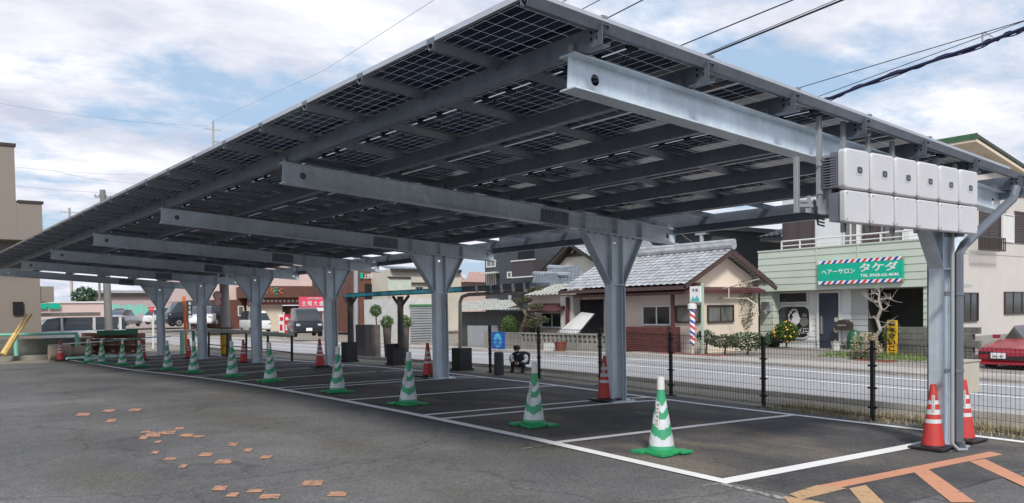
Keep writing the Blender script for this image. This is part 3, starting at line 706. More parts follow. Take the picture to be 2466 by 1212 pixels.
def make_red(loc,lab=True):
    t=thing('red_cone',loc,'','traffic cone','red cones with pale bands beside the columns')
    x,y,z=loc; b=MB(); n=28
    prof=[]; zs=[.045,.30,.345,.40,.455,.515,.56,.62,.66,.735,.745]
    def rr(q): return lerp(.125,.030,(q-.045)/.70)
    b=MB(); rows=len(zs)
    vs=[];fs=[];ms=[]
    for q in zs:
        for k in range(n): a=2*math.pi*k/n; r=rr(q)-(.01 if q>.74 else 0); vs.append((x+r*math.cos(a),y+r*math.sin(a),z+q))
    bands={1:1,3:1,5:1,7:0}
    for j in range(rows-1):
        for k in range(n): fs.append((j*n+k,j*n+(k+1)%n,(j+1)*n+(k+1)%n,(j+1)*n+k)); ms.append(bands.get(j,0))
    fs.append(tuple((rows-1)*n+k for k in range(n))); ms.append(0)
    b.v=vs;b.f=fs;b.m=ms; b.build('cone_body',[M_RED,M_REFL],t,smooth=True)
    b=MB(); b.box(x-.2,x+.2,y-.2,y+.2,z,z+.035); b.lathe([(.15,.035),(.13,.05)],loc,24); b.build('weight_base',M_BLACK,t,bevel=.012)
    a=math.atan2(-1,-.9)-.35; dx,dy=math.cos(a),math.sin(a); tx,ty=-dy,dx
    def sp(q,s,o=.003): r=rr(q)+o; return (x+dx*r+tx*s,y+dy*r+ty*s,z+q)
    if lab:
        b=MB(); b.prism([sp(.40,-.017),sp(.40,.017),sp(.62,.015),sp(.62,-.015)],(dx*.003,dy*.003,0)); lb=b.build('sticker',M_STICK,t)
        b=MB()
        for i in range(8):
            c=sp(.605-i*.026,0,.0075)
            for (u0,u1,v0,v1) in ((-.009,.009,.006,.009),(-.009,.009,-.009,-.006),(-.009,-.006,-.009,.009),(.005,.008,-.004,.009)):
                if (i*3+int(v0*1000))%4==0: continue
                b.prism([(c[0]+tx*u0,c[1]+ty*u0,c[2]+v0),(c[0]+tx*u1,c[1]+ty*u1,c[2]+v0),(c[0]+tx*u1,c[1]+ty*u1,c[2]+v1),(c[0]+tx*u0,c[1]+ty*u0,c[2]+v1)],(dx*.001,dy*.001,0))
        b.build('printed_characters',M_INK,lb)
    return t
RC=[(2247,1083,'red cone in front of the near column at the right edge of the bays'),(2321,1064,'red cone half hidden behind the near column and downpipe'),(1457,966,'red cone standing at the left foot of the second column'),(1031,909,'red cone standing at the left foot of the third column'),(771,885,'red cone standing left of the fourth column'),(587,875,'red cone standing left of the fifth column'),(455,864,'red cone standing left of the sixth column'),(146,869,'red cone at the far left holding the end of the pale bar'),(345,868,'red cone far back between the seventh column and the brown blocks')]
rc0=None
for k,(px,py,lab) in enumerate(RC):
    p=G(px,py)
    if rc0 is None: rc0=make_red((p.x,p.y,p.z+.012)); t=rc0
    else: t=copy_tree(rc0); t.location=(p.x,p.y,p.z+.012)
    t['label']=lab
RCP={k:G(px,py) for k,(px,py,_) in enumerate(RC)}
# pale bar resting on the far cones
b=MB(); a=onD(147,829,RCP[7].length*.98); c=onD(245,823,31.5); d_=onD(372,812,33); b.tube([a,c],.022,8,0); b.tube([c,d_],.022,8,1); b.tube([d_,onD(412,810,33.5)],.022,8,0)
tag(b.build('cone_bar',[M_WHITE,M_MINT]),'white and mint striped bar laid across the tops of the far cones','bar')
# ================================================================== mesh fence
fp=[G(px,py) for px,py in ((2560,1052),(2113,1010),(1820,983),(1586,955),(1402,933),(1262,914),(1135,901))]
fence=thing('mesh_fence',fp[2],'black wire mesh fence on dark posts between the bays and the road','fence')
FT=1.13
# keep the line straight in plan, posts at their spacing
pa,pb=fp[0],fp[5]
def fence_at(t): return Vector((lerp(11.36,12.05,t),lerp(4.4,18.6,t),0))
ts=[(p.y-4.4)/14.2 for p in fp]
post=[fence_at(t) for t in ts]
pre=fence_at(ts[0]); post=[Vector((11.26,2.3,0)),Vector((11.15,.2,0))][::-1]+post
for i,p in enumerate(post):
    z=gz(p.x,p.y); b=MB(); b.box(p.x-.025,p.x+.025,p.y-.025,p.y+.025,z-.02,z+FT); b.box(p.x-.034,p.x+.034,p.y-.034,p.y+.034,z+FT,z+FT+.012)
    b.box(p.x-.07,p.x+.07,p.y-.09,p.y+.09,z,z+.012)
    for q in (.18,.46,.78,1.02): b.tube([(p.x,p.y-.07,z+q),(p.x,p.y+.07,z+q)],.014,6)
    b.build('post',M_BLKMET,fence)
def mesh_panel(p,q):
    b=MB(); zp_,zq=gz(p.x,p.y),gz(q.x,q.y); L=(q-p).length; n=int(L/.055); r=.0018
    d=(q-p).normalized(); off=Vector((-.02,0,0))
    def at(t,h): return Vector((lerp(p.x,q.x,t)-.02,lerp(p.y,q.y,t),lerp(zp_,zq,t)+h))
    for i in range(1,n):
        t=i/n; a,c=at(t,.03),at(t,FT-.03)
        b.bar(a,c,r*2,r*2,0,(0,1,0))
    for h in (.05,.20,.36,.53,.70,.87,.96,1.05,1.09): b.bar(at(0,h),at(1,h),r*2.6,r*2.6)
    # folded edge loops along top and bottom
    for h in (.05,1.08):
        for i in range(1,n): t=i/n; b.bar(at(t,h),at(t,h)+Vector((-.04,0,.03)),r*2,r*2,0,(0,1,0))
        b.bar(at(0,h+.03)+Vector((-.04,0,0)),at(1,h+.03)+Vector((-.04,0,0)),r*2.6,r*2.6)
    return b
for p,q in zip(post[:-1],post[1:]): mesh_panel(p,q).build('wire_panel',M_BLKMET,fence)
# ================================================================== helpers for the houses
def wb(b,ax,c0,c1,u0,u1,z0,z1,mi=0):
    return b.box(c0,c1,u0,u1,z0,z1,mi) if ax=='X' else b.box(u0,u1,c0,c1,z0,z1,mi)
def siding(b,ax,c,u0,u1,z0,z1,pitch,mi=0,out=.018):
    z=z1
    while z>z0+1e-3:
        zb=max(z0,z-pitch); P=lambda cc,u,z_:(cc,u,z_) if ax=='X' else (u,cc,z_)
        b.face([P(c,u0,z),P(c,u1,z),P(c-out,u1,zb),P(c-out,u0,zb)],mi); b.face([P(c-out,u0,zb),P(c-out,u1,zb),P(c,u1,zb),P(c,u0,zb)],mi)
        z=zb
def window(parent,ax,c,u0,u1,z0,z1,glass=None,frame=None,bars=1,name='window',fw_=.05,hb=0):
    u0,u1=min(u0,u1),max(u0,u1); z0,z1=min(z0,z1),max(z0,z1)
    glass=glass or M_GLASSD; frame=frame or M_TRIMW; b=MB()
    for a,d in ((u0,u0+fw_),(u1-fw_,u1)): wb(b,ax,c-.06,c+.02,a,d,z0,z1)
    for a,d in ((z0,z0+fw_),(z1-fw_,z1)): wb(b,ax,c-.058,c+.02,u0+fw_,u1-fw_,a,d)
    for k in range(bars): um=u0+(u1-u0)*(k+1)/(bars+1); wb(b,ax,c-.045,c+.02,um-.025,um+.025,z0+fw_,z1-fw_)
    for k in range(hb): zm=z0+(z1-z0)*(k+1)/(hb+1); wb(b,ax,c-.05,c+.02,u0+fw_,u1-fw_,zm-.015,zm+.015)
    w=b.build(name,frame,parent)
    g=MB(); wb(g,ax,c-.022,c-.012,u0+fw_,u1-fw_,z0+fw_,z1-fw_); g.build('pane',glass,w)
    return w
def tile_roof(b,e0,e1,r0,r1,pc=.27,pr=.24,amp=.035,mi=0):
    e0,e1,r0,r1=map(Vector,(e0,e1,r0,r1)); W=(e1-e0).length; Hh=((r0+r1)/2-(e0+e1)/2).length
    nc=max(3,int(W/pc)); nr=max(2,int(Hh/pr)); n=(e1-e0).cross(r0-e0).normalized()
    if n.z<0: n=-n
    vs=[]; us=nc*4; ts=[]
    for j in range(nr):
        ts+= [(j/nr,1.0),((j+1)/nr-1e-3/nr,0.15)]
    for t,hh in ts:
        for i in range(us+1):
            s=i/us; p=e0.lerp(e1,s).lerp(r0.lerp(r1,s),t); ph=(i%4)/4
            vs.append(p+n*(amp*(abs(math.sin(math.pi*ph))*1.0)+.03*hh))
    fs=[(j*(us+1)+i,j*(us+1)+i+1,(j+1)*(us+1)+i+1,(j+1)*(us+1)+i) for j in range(len(ts)-1) for i in range(us)]
    b.raw(vs,fs,mi)
def foliage(b,c,rad,n,size,flat=1,mi=0,hollow=.55):
    c=Vector(c)
    for _ in range(n):
        d=Vector((random.gauss(0,1),random.gauss(0,1),random.gauss(0,1))).normalized()*random.uniform(hollow,1)
        p=c+Vector((d.x*rad[0],d.y*rad[1],d.z*rad[2])); a=Vector((random.gauss(0,1),random.gauss(0,1),random.gauss(0,.6)*flat)).normalized(); e=a.cross(Vector((random.gauss(0,1),random.gauss(0,1),random.gauss(0,1)))).normalized()
        s=size*random.uniform(.6,1.3); b.face([p-a*s,p-e*s*.5,p+a*s,p+e*s*.5],mi)
GZ=lambda L,A:gz(L,A)
# ================================================================== hair salon
LS=25.8
sal=thing('hair_salon',onX(2030,840,27),'white and sage green hair salon with wide green sign board','building')
pl=onX(1826,609,LS); pr=onX(2234,577,LS); pb=onX(2050,696,LS)
zt_,zb_=(pl.z+pr.z)/2,pb.z
b=MB(); siding(b,'X',LS,pr.y,pl.y,zb_,zt_,.235); b.box(LS+.002,LS+.2,pr.y,pl.y,zb_,zt_-.001); b.box(LS-.03,LS+.25,pr.y-.02,pl.y+.02,zt_,zt_+.05)
siding(b,'Y',pr.y,LS,LS+.9,zb_,zt_,.235)
for px in (1967,2066): q=onX(px,640,LS); b.box(LS-.024,LS,q.y-.02,q.y+.02,zb_,zt_)
b.build('parapet',M_GREENS,sal)
b=MB(); b.box(LS+.02,LS+3,pr.y+.02,pl.y-.02,zb_-.01,zb_+.08); b.build('canopy_soffit',M_GSID,sal)
LW=26.35
z0=GZ(27,17)-.05
A_=lambda px,L,py=770: onX(px,py,L).y
Z_=lambda py,px,L: onX(px,py,L).z
# green pier at the left
b=MB(); a0,a1=A_(1860,LS+.1),pl.y; siding(b,'X',LS+.1,a0,a1,z0,zb_,.235); siding(b,'Y',a0,LS+.1,LW+.2,z0,zb_,.235); b.build('corner_pier',M_GREENS,sal)
# white shop front
aw0,aw1=A_(2050,LW),A_(1853,LW)
b=MB(); siding(b,'X',LW,aw0,aw1,z0,zb_,.2); b.box(LW+.001,LW+.15,aw0,aw1,z0,zb_); b.build('shop_front_wall',M_WSID,sal)
window(sal,'X',LW-.03,A_(1877,LW),A_(1949,LW),Z_(731,1912,LW),Z_(703,1912,LW),bars=0)
# big display window with rounded corners
u0,u1=A_(1951,LW),A_(1877,LW); zz0,zz1=Z_(812,1912,LW),Z_(739,1912,LW)
def rrect_x(b,L0,L1,u0,u1,z0,z1,r,mi=0):
    pts=[]
    for cy,cz,a0 in ((u1-r,z1-r,0),(u0+r,z1-r,90),(u0+r,z0+r,180),(u1-r,z0+r,270)):
        for k in range(6): a=R(a0+90*k/5); pts.append((L0,cy+r*math.cos(a),cz+r*math.sin(a)))
    b.prism(pts,(L1-L0,0,0),mi)
b=MB(); rrect_x(b,LW-.06,LW,u0-.05,u1+.05,zz0-.05,zz1+.05,.28); dw=b.build('display_window',M_TRIMW,sal)
b=MB(); rrect_x(b,LW-.07,LW-.055,u0,u1,zz0,zz1,.25); b.build('pane',M_GLASSD,dw)
# woman's head in white on the glass (plain generic profile) and the small words
def pt(s,t): return (LW-.075,lerp(u1,u0,s),lerp(zz1,zz0,t))
b=MB()
prof=[(.60,.16),(.66,.20),(.68,.28),(.70,.34),(.745,.40),(.70,.43),(.715,.46),(.70,.49),(.69,.53),(.64,.56),(.60,.60),(.61,.68),(.58,.73),(.50,.66),(.50,.56),(.48,.44),(.46,.30),(.52,.19)]
b.prism([pt(*q) for q in prof],(-.006,0,0))
for sx,sy,r in [(.44,.20,.05),(.50,.14,.05),(.57,.13,.045),(.40,.28,.05),(.44,.36,.05),(.40,.42,.045),(.46,.30,.05),(.52,.20,.045),(.46,.47,.04),(.62,.17,.03),(.38,.35,.03)]:
    c=Vector(pt(sx,sy)); b.prism([c+Vector((0,math.cos(k*math.pi/5)*r*1.5*(1+.2*(k%2)),math.sin(k*math.pi/5)*r*1.5)) for k in range(10)],(-.008,0,0))
b.build('head_emblem',M_SIGNW,dw)
b=MB()
for cx,cy,r in ((.86,.30,.09),(.85,.50,.17)): c=Vector(pt(cx,cy)); b.prism([c+Vector((0,math.cos(k*math.pi/8)*r,math.sin(k*math.pi/8)*r)) for k in range(16)],(-.005,0,0))
b.build('round_sticker',M_GLASSB,dw)
text_obj('window_lettering','ア\u3000イロン',.3,M_SIGNW,face_frame(pt(.74,.76),(-1,0,0)),dw,.003,fit=(.75,.17))
text_obj('window_lettering','パーマ',.3,M_SIGNW,face_frame(pt(.80,.86),(-1,0,0)),dw,.003,fit=(.55,.18))
# door
b=MB(); d0,d1=A_(2022,LW),A_(1974,LW); dz=Z_(706,1996,LW)
b.box(LW-.07,LW,d0-.08,d0,z0,dz+.08); b.box(LW-.07,LW,d1,d1+.08,z0,dz+.08); b.box(LW-.07,LW,d0,d1,dz,dz+.08); dr=b.build('door',M_TRIMW,sal)
b=MB(); b.box(LW-.03,LW-.012,d0,d1,z0+.05,dz); b.build('door_leaf',mat('dark_blue_door',(.035,.045,.075),.25,0,.1),dr)
b=MB(); q=onX(1979,783,LW-.05); b.box(LW-.08,LW-.03,q.y-.03,q.y+.03,q.z-.3,q.z+.3); b.build('handle',M_ALU,dr)
b=MB()
for px,py,r in ((2012,823,.07),(2014,770,.08),(2014,795,.1)): q=onX(px,py,LW-.036); b.prism([(LW-.036,q.y+math.cos(k*math.pi/6)*r,q.z+math.sin(k*math.pi/6)*r) for k in range(12)],(-.004,0,0))
b.build('door_stickers',mat('pale_sticker',(.5,.5,.35),.5),dr)
# pale grey side wall, dark garage and its right pier
ag0,ag1=A_(2100,LW+.3),aw0
b=MB(); siding(b,'X',LW+.02,A_(2092,LW),aw0,z0,zb_,.2); b.build('side_wall',M_GSID,sal)
gA0,gA1=A_(2226,LS),A_(2092,LW)
b=MB(); b.box(27.7,27.8,pr.y,gA1,z0,zb_); b.box(LS+.8,27.7,pr.y+.01,pr.y+.1,z0,zb_); b.box(LW,27.7,gA1-.02,gA1+.02,z0,zb_-.02); b.build('garage_back_wall',mat('garage_painted_shade',(.05,.05,.045),.9),sal)  # garage is shallow; its darkness is shade put into the wall colour
b=MB(); siding(b,'X',LS+.05,pr.y,A_(2222,LS),z0,zb_,.2); siding(b,'Y',pr.y,LS+.05,LS+.8,z0,zb_,.2); b.build('right_pier',M_GREENS,sal)
# upper storey
LU=28.6; ul,ur=A_(1884,LU,560),A_(2190,LU,560); uz0,uz1=zt_-.1,zt_+2.75
b=MB(); b.box(LU,LU+1.6,ur,ul,uz0,uz1); b.box(LU-.3,LU+1.7,ur-.1,ul+.3,uz1,uz1+.15); b.build('upper_storey',M_WSID,sal)
b=MB(); b.box(LS+.2,LU,pr.y,pl.y,zt_-.35,zt_-.3); b.build('balcony_floor',M_GSID,sal)
UZ=lambda py,px=2000: onX(px,py,LU).z
window(sal,'X',LU,A_(1886,LU,560),A_(1963,LU,560),UZ(610),UZ(505),M_SHUT,M_SHUT,1,'shutter')
window(sal,'X',LU,A_(2032,LU,560),A_(2067,LU,560),UZ(600),UZ(538),M_GLASSB,M_TRIMW,1)
window(sal,'X',LU,A_(2078,LU,560),A_(2122,LU,560),UZ(600),UZ(500),M_SHUT,M_SHUT,1,'shutter')
window(sal,'X',LU,A_(2128,LU,560),A_(2176,LU,560),UZ(600),UZ(520),M_GLASSB,M_SHUT,1)
b=MB(); rz=onX(1871,583,LS+.1).z
b.tube([(LS+.12,pl.y-.9,rz),(LS+.12,pr.y+.1,rz)],.03,6); b.tube([(LS+.12,pl.y-.9,(rz+zt_)/2),(LS+.12,pr.y+.1,(rz+zt_)/2)],.02,6)
n=7
for k in range(n+1): y=lerp(pl.y-.9,pr.y+.1,k/n); b.box(LS+.1,LS+.14,y-.02,y+.02,zt_,rz)
b.build('balcony_railing',M_TRIMW,sal)
b=MB(); q=onX(1847,746,LS+.02); b.box(LS-.15,LS+.1,q.y-.12,q.y+.12,q.z-.05,q.z+.28); b.lathe([(.05,-.2),(.10,-.1),(.10,0)],(LS-.08,q.y,q.z),12,0); b.build('wall_lamp',M_TIN,sal)
b=MB(); q=onX(2032,783,LW-.15)
b.prism([(LW-.28,q.y-.26,q.z-.17),(LW-.28,q.y+.26,q.z-.17),(LW-.28,q.y+.26,q.z+.06),(LW-.28,q.y+.1,q.z+.17),(LW-.28,q.y-.1,q.z+.17),(LW-.28,q.y-.26,q.z+.06)],(.28,0,0)); b.box(LW-.285,LW-.28,q.y-.16,q.y+.16,q.z-.02,q.z+.01,1); b.build('mailbox',[M_DBROWN,M_TIN],sal)
# sign board
sg0,sg1=onX(2176,649,LS-.06),onX(1972.5,659,LS-.06); s0,s1=sg0.y,sg1.y; sz1=onX(1972.5,630.5,LS-.06).z; sz0=onX(1972.5,687,LS-.06).z; sz1b=onX(2176,616,LS-.06).z
sz1=(sz1+sz1b)/2; sz0=(sz0+onX(2176,677,LS-.06).z)/2
sb=thing('salon_sign_board',(LS-.06,(s0+s1)/2,sz0),'green sign board edged with red, white and blue stripes','sign')
b=MB(); b.box(LS-.12,LS-.03,s0,s1,sz0,sz1); b.build('board',M_SIGNG,sb)
b=MB(); hgt=(sz1-sz0)*.135; nst=28; dy=(s1-s0)/nst
for zc0 in (sz0,sz1-hgt):
    b.box(LS-.124,LS-.12,s0,s1,zc0,zc0+hgt,0)
    for k in range(nst):
        if k%2: continue
        y=s0+k*dy; c=1 if (k//2)%2==0 else 2; sl=-.10
        ya,yb=y,y+dy
        b.prism([(LS-.128,max(s0,ya),zc0),(LS-.128,min(s1,yb),zc0),(LS-.128,min(s1,max(s0,yb+sl)),zc0+hgt),(LS-.128,min(s1,max(s0,ya+sl)),zc0+hgt)],(.003,0,0),c)
b.build('striped_border',[M_SIGNW,M_SIGNR,M_SIGNB],sb)
Wd,Hh=s1-s0,sz1-sz0
def sg(s,t): return (LS-.124,lerp(s1,s0,s),lerp(sz1,sz0,t))
text_obj('sign_lettering','ヘアーサロン',.5,M_SIGNW,face_frame(sg(.25,.48),(-1,0,0)),sb,.004,fit=(Wd*.41,Hh*.21),bold=.006)
text_obj('sign_lettering','タケダ',.5,M_SIGNW,face_frame(sg(.73,.37),(-1,0,0)),sb,.004,fit=(Wd*.44,Hh*.36),bold=.01)
text_obj('sign_lettering','TEL 0968-62-4646',.5,M_SIGNW,face_frame(sg(.74,.70),(-1,0,0)),sb,.004,fit=(Wd*.44,Hh*.13),bold=.012)
# concrete block wall right of the salon
b=MB(); w0,w1=A_(2226,24.6,800),A_(2128,24.6,800); wz0,wz1=GZ(24.6,14)-.1,onX(2170,787,24.6).z
nr=5
for j in range(nr):
    for i in range(8):
        a=lerp(w0-1.5,w1,i/8+(.06 if j%2 else 0)); c=lerp(w0-1.5,w1,(i+1)/8+(.06 if j%2 else 0)-.004); b.box(24.6-random.uniform(0,.01),24.8,min(a,w1),min(c,w1),lerp(wz0,wz1,j/nr),lerp(wz0,wz1,(j+1)/nr)-.012)
tag(b.build('block_wall',M_CONCD),'weathered grey concrete block wall in front of the dark garage','wall')
# banner
bq0,bq1=onX(2136,772,24.2),onX(2160,862,24.2)
ys=thing('yellow_banner',(24.2,(bq0.y+bq1.y)/2,bq1.z),'tall narrow yellow banner with black characters beside the bare shrub','banner')
b=MB(); b.box(24.2,24.24,bq1.y,bq0.y,bq1.z,bq0.z); b.build('board',M_SIGNY,ys); b=MB(); b.box(24.24,24.3,(bq0.y+bq1.y)/2-.02,(bq0.y+bq1.y)/2+.02,GZ(24,14),bq0.z); b.build('stake',M_DBROWN,ys)
for k,ch in enumerate('橋本せいこう'):
    text_obj('banner_character',ch,.3,M_INK,face_frame((24.196,(bq0.y+bq1.y)/2,lerp(bq0.z,bq1.z,(k+.5)/6)),(-1,0,0)),ys,.003,fit=((bq0.y-bq1.y)*.72,(bq0.z-bq1.z)/6*.78),bold=.008)
# ================================================================== tiled house
H1=thing('tiled_house',onX(1560,860,21.4),'peach single storey house with silver tiled roof and maroon awning','house')
LH=21.4; LE1=20.6
ge=onX(1648,686,LE1); AV=ge.y; pk=onY(1765,600,AV); AL=onX(1345,699,LE1).y; ez=ge.z; Wg=pk.x-LE1
b=MB(); tile_roof(b,(LE1,AV,ez),(LE1,AL,ez),(pk.x,AV,pk.z),(pk.x,AL,pk.z)); tile_roof(b,(pk.x+Wg,AV,ez),(pk.x+Wg,AL,ez),(pk.x,AV,pk.z),(pk.x,AL,pk.z))
b.tube([(pk.x,AV-.05,pk.z+.12),(pk.x,AL+.05,pk.z+.12)],.14,10); b.tube([(pk.x,AV-.07,pk.z+.25),(pk.x,AL+.05,pk.z+.25)],.09,10)
b.build('roof',M_TILE,H1)
b=MB(); sl=Vector((Wg,0,pk.z-ez)).normalized()
for a in (AV+.03,AL-.03):
    b.bar((LE1,a,ez-.10),(pk.x,a,pk.z-.10),.06,.13,0,(0,0,1)); b.bar((pk.x,a,pk.z-.10),(pk.x+Wg,a,ez-.10),.06,.13,0,(0,0,1))
b.box(LE1-.02,LE1+.06,AV,AL,ez-.14,ez-.02); b.build('fascia',mat('brown_fascia',(.07,.04,.036),.55),H1)
b=MB(); zg=GZ(22,18)-.1; AW=AV+.45
b.prism([(LH,AW,zg),(LH,AW,ez+.05+(LH-LE1)*(pk.z-ez)/Wg-.15),(pk.x,AW,pk.z-.12),(pk.x+Wg-.8,AW,ez+(.8)*(pk.z-ez)/Wg-.1),(pk.x+Wg-.8,AW,zg)],(0,AL-AW-.4,0)); b.build('wall',M_PEACH,H1)
# annex with awning
AX0=A_(1694,LH,750); awz=onX(1700,700,LH-.6).z
LXR=onY(1826,750,AX0).x; b=MB(); b.box(LH,LXR,AX0,AW,zg,awz+.15); b.build('annex_wall',M_CREAM,H1)
b=MB(); b.prism([(LH-.3,AX0+.01,awz+.14),(LXR,AX0+.01,awz+.14),(LXR,AX0-.3,awz+.03),(LH-.3,AX0-.3,awz+.03)],(0,0,-.10)); b.build('side_awning',M_MAROON,H1)
aw=MB(); AWL=A_(1385,LH-.7,712)
aw.prism([(LH-.02,AX0+.1,awz+.28),(LH-.7,AX0+.1,awz),(LH-.7,AX0+.1,awz-.10),(LH-.02,AX0+.1,awz-.02)],(0,AWL-AX0,0)); aw.build('awning',M_MAROON,H1)
Zh=lambda py,px: onX(px,py,LH).z
window(H1,'X',LH,A_(1628,LH),A_(1688,LH),Zh(778,1660),Zh(736,1660),M_GLASSB,M_DBROWN,0)
yq=onY(1765,776,AX0); window(H1,'Y',AX0,onY(1702,750,AX0).x,yq.x,yq.z,onY(1765,734,AX0).z,M_GLASSB,M_DBROWN,1)
window(H1,'X',LH,A_(1549,LH),A_(1618,LH),Zh(784,1580),Zh(736,1580),M_GLASSD,M_TRIMW,1)
b=MB(); b0,b1=A_(1624,LH-.3),A_(1500,LH-.3); zb1=Zh(787,1560)
for k in range(14): b.box(LH-.32+(.008 if k%2 else 0),LH-.02,b0,b1,lerp(zg,zb1,k/14)+.008,lerp(zg,zb1,(k+1)/14))
b.build('brick_base',mat('dark_red_brick',(.13,.045,.04),.8,0,.25,8),H1)
b=MB(); y=A_(1620,LH-.5); b.box(LH-.55,LH-.45,y-.05,y+.05,zg,awz-.05); b.build('porch_post',M_MAROON,H1); b=MB(); y=A_(1367,LH-.5); b.box(LH-.55,LH-.45,y-.05,y+.05,zg,awz-.05); b.build('porch_post',M_MAROON,H1)
b=MB(); p0_,p1_=A_(1452,LH-.05),A_(1385,LH-.05); b.box(LH-.04,LH-.02,p0_,p1_,zg,Zh(722,1420)); b.build('porch_shade_panel',M_SHADE,H1)  # flat dark panel on the wall paints the shade of the porch
b=MB(); p0_,p1_=A_(1385,LH-.3),A_(1355,LH-.3); b.box(LH-.4,LH,p0_,p1_,zg,awz); b.build('porch_wall',mat('pale_porch_wall',(.6,.56,.53),.8),H1)
# grey sheet hung over the porch
b=MB(); c1,c2,c3,c4=onX(1402,752,LH-1),onX(1432,756,LH-1),onX(1392,805,LH-1.6),onX(1346,800,LH-1.6)
N_=18
for i in range(N_):
    f=lambda s:.05*(1 if s%2 else -1)
    a,c=c1.lerp(c2,i/N_),c1.lerp(c2,(i+1)/N_); d,e=c4.lerp(c3,i/N_),c4.lerp(c3,(i+1)/N_); o1,o2=Vector((f(i),0,0)),Vector((f(i+1),0,0))
    b.face([a+o1,c+o2,e+o2,d+o1]); b.face([a+o1+Vector((.01,0,0)),d+o1+Vector((.01,0,0)),e+o2+Vector((.01,0,0)),c+o2+Vector((.01,0,0))])
tag(b.build('plastic_sheet',mat('translucent_sheet',(.6,.6,.6),.4)),'pale corrugated sheet leaning across the dark house porch','sheet')
# upper part behind: second silver roof
H2=thing('upper_tiled_house',onX(1500,860,27),'white walled two storey house with silver tiled roof and timber gable','house')
LG=27.
g0=onX(1292,668,LG); gp=onX(1368,588,LG); g1=onX(1470,650,LG); gz0=GZ(27,30)
b=MB(); b.prism([(LG+.5,g0.y-.8,gz0),(LG+.5,g0.y-.8,g0.z+.3),(LG+.5,gp.y,gp.z-.1),(LG+.5,A_(1470,LG,640),g0.z+.3),(LG+.5,A_(1470,LG,640),gz0)][::-1],(6,0,0)); b.build('wall',mat('offwhite_plaster',(.66,.63,.56),.85,0,.04,1),H2)
b=MB(); b.bar((LG+.3,g0.y,g0.z),(LG+.3,gp.y,gp.z),.5,.16,0); b.bar((LG+.3,gp.y,gp.z),(LG+.3,g1.y,g0.z),.5,.16,0)
hz=onX(1380,612,LG).z; b.box(LG+.38,LG+.5,A_(1450,LG,612),A_(1312,LG,612),hz-.08,hz+.08); b.box(LG+.38,LG+.5,gp.y-.06,gp.y+.06,hz,gp.z); b.build('gable_trim',M_DBROWN,H2)
b=MB(); ry=gp.y
tile_roof(b,(LG,g0.y,g0.z+.1),(LG+8,g0.y,g0.z+.1),(LG,ry,gp.z+.1),(LG+8,ry,gp.z+.1)); tile_roof(b,(LG,g1.y,g0.z+.1),(LG+8,g1.y,g0.z+.1),(LG,ry,gp.z+.1),(LG+8,ry,gp.z+.1))
q0,q1=onX(1500,665,24.5),onX(1610,655,24.5); rq=onX(1560,585,27.5)
tile_roof(b,(24.5,A_(1640,24.5,650),q0.z-.2),(24.5,A_(1440,24.5,650),q0.z-.2),(28,A_(1560,28,590),rq.z+.2),(28,A_(1440,28,590),rq.z+.2))
b.build('roof',M_TILE,H2)
# blue-grey tiled roofs left of the gable house
H3=thing('blue_tiled_house',onX(1330,850,23.5),'low house with blue-grey tiled roof left of the white gable','house')
b=MB(); L3=23.5
e0=onX(1380,700,L3); e1=onX(1262,672,L3); a_=onX(1285,663,L3+1); 
tile_roof(b,(L3,A_(1400,L3,690),onX(1340,694,L3).z),(L3,A_(1286,L3,690),onX(1340,694,L3).z),(L3+2.2,A_(1400,L3+2.2,650),onX(1340,646,L3+2.2).z),(L3+2.2,A_(1322,L3+2.2,650),onX(1340,646,L3+2.2).z),.25,.22)
tile_roof(b,(L3-1,A_(1356,L3-1,690),onX(1300,693,L3-1).z),(L3-1,A_(1278,L3-1,690),onX(1300,693,L3-1).z),(L3+1,A_(1340,L3+1,665),onX(1300,662,L3+1).z),(L3+1,A_(1286,L3+1,665),onX(1300,662,L3+1).z),.25,.22)
b.tube([onX(1286,660,L3+1),onX(1372,663,L3+1)],.12,8); b.tube([onX(1322,645,L3+2.2),onX(1395,650,L3+2.2)],.14,8); b.build('roof',M_TILEB,H3)
b=MB(); b.box(L3,L3+3,A_(1400,L3),A_(1290,L3),GZ(23,28),onX(1340,692,L3).z); b.build('wall',M_CREAM,H3)
# small wing with pale weathered roof and maroon hood
H4=thing('weathered_roof_wing',onX(1320,860,21),'small pale wing with a weathered white tile roof behind the pruned pine','house')
L4=20.9
b=MB(); ze=onX(1320,712,L4).z; zr=onX(1380,690,L4+1.6).z
tile_roof(b,(L4,A_(1392,L4,712),ze),(L4,A_(1258,L4,712),ze),(L4+1.8,A_(1400,L4+1.8,690),zr+.1),(L4+1.8,A_(1340,L4+1.8,690),zr+.1),.22,.2); b.build('roof',M_TILEW,H4)
b=MB(); b.box(L4+.35,L4+2.5,A_(1384,L4+.35),A_(1272,L4+.35),GZ(21,25)-.1,ze+.02); b.build('wall',M_PEACH,H4)
window(H4,'X',L4+.35,A_(1355,L4+.3),A_(1303,L4+.3),Z_(790,1330,L4+.3),Z_(752,1330,L4+.3),M_GLASSD,M_TRIMW,1)
b=MB(); h0=onX(1355,748,L4-.2); b.prism([(L4+.33,A_(1356,L4),h0.z+.28),(L4-.3,A_(1356,L4),h0.z),(L4-.3,A_(1356,L4),h0.z-.06),(L4+.33,A_(1356,L4),h0.z+.1)],(0,A_(1284,L4)-A_(1356,L4),0)); b.build('window_hood',M_MAROON,H4)
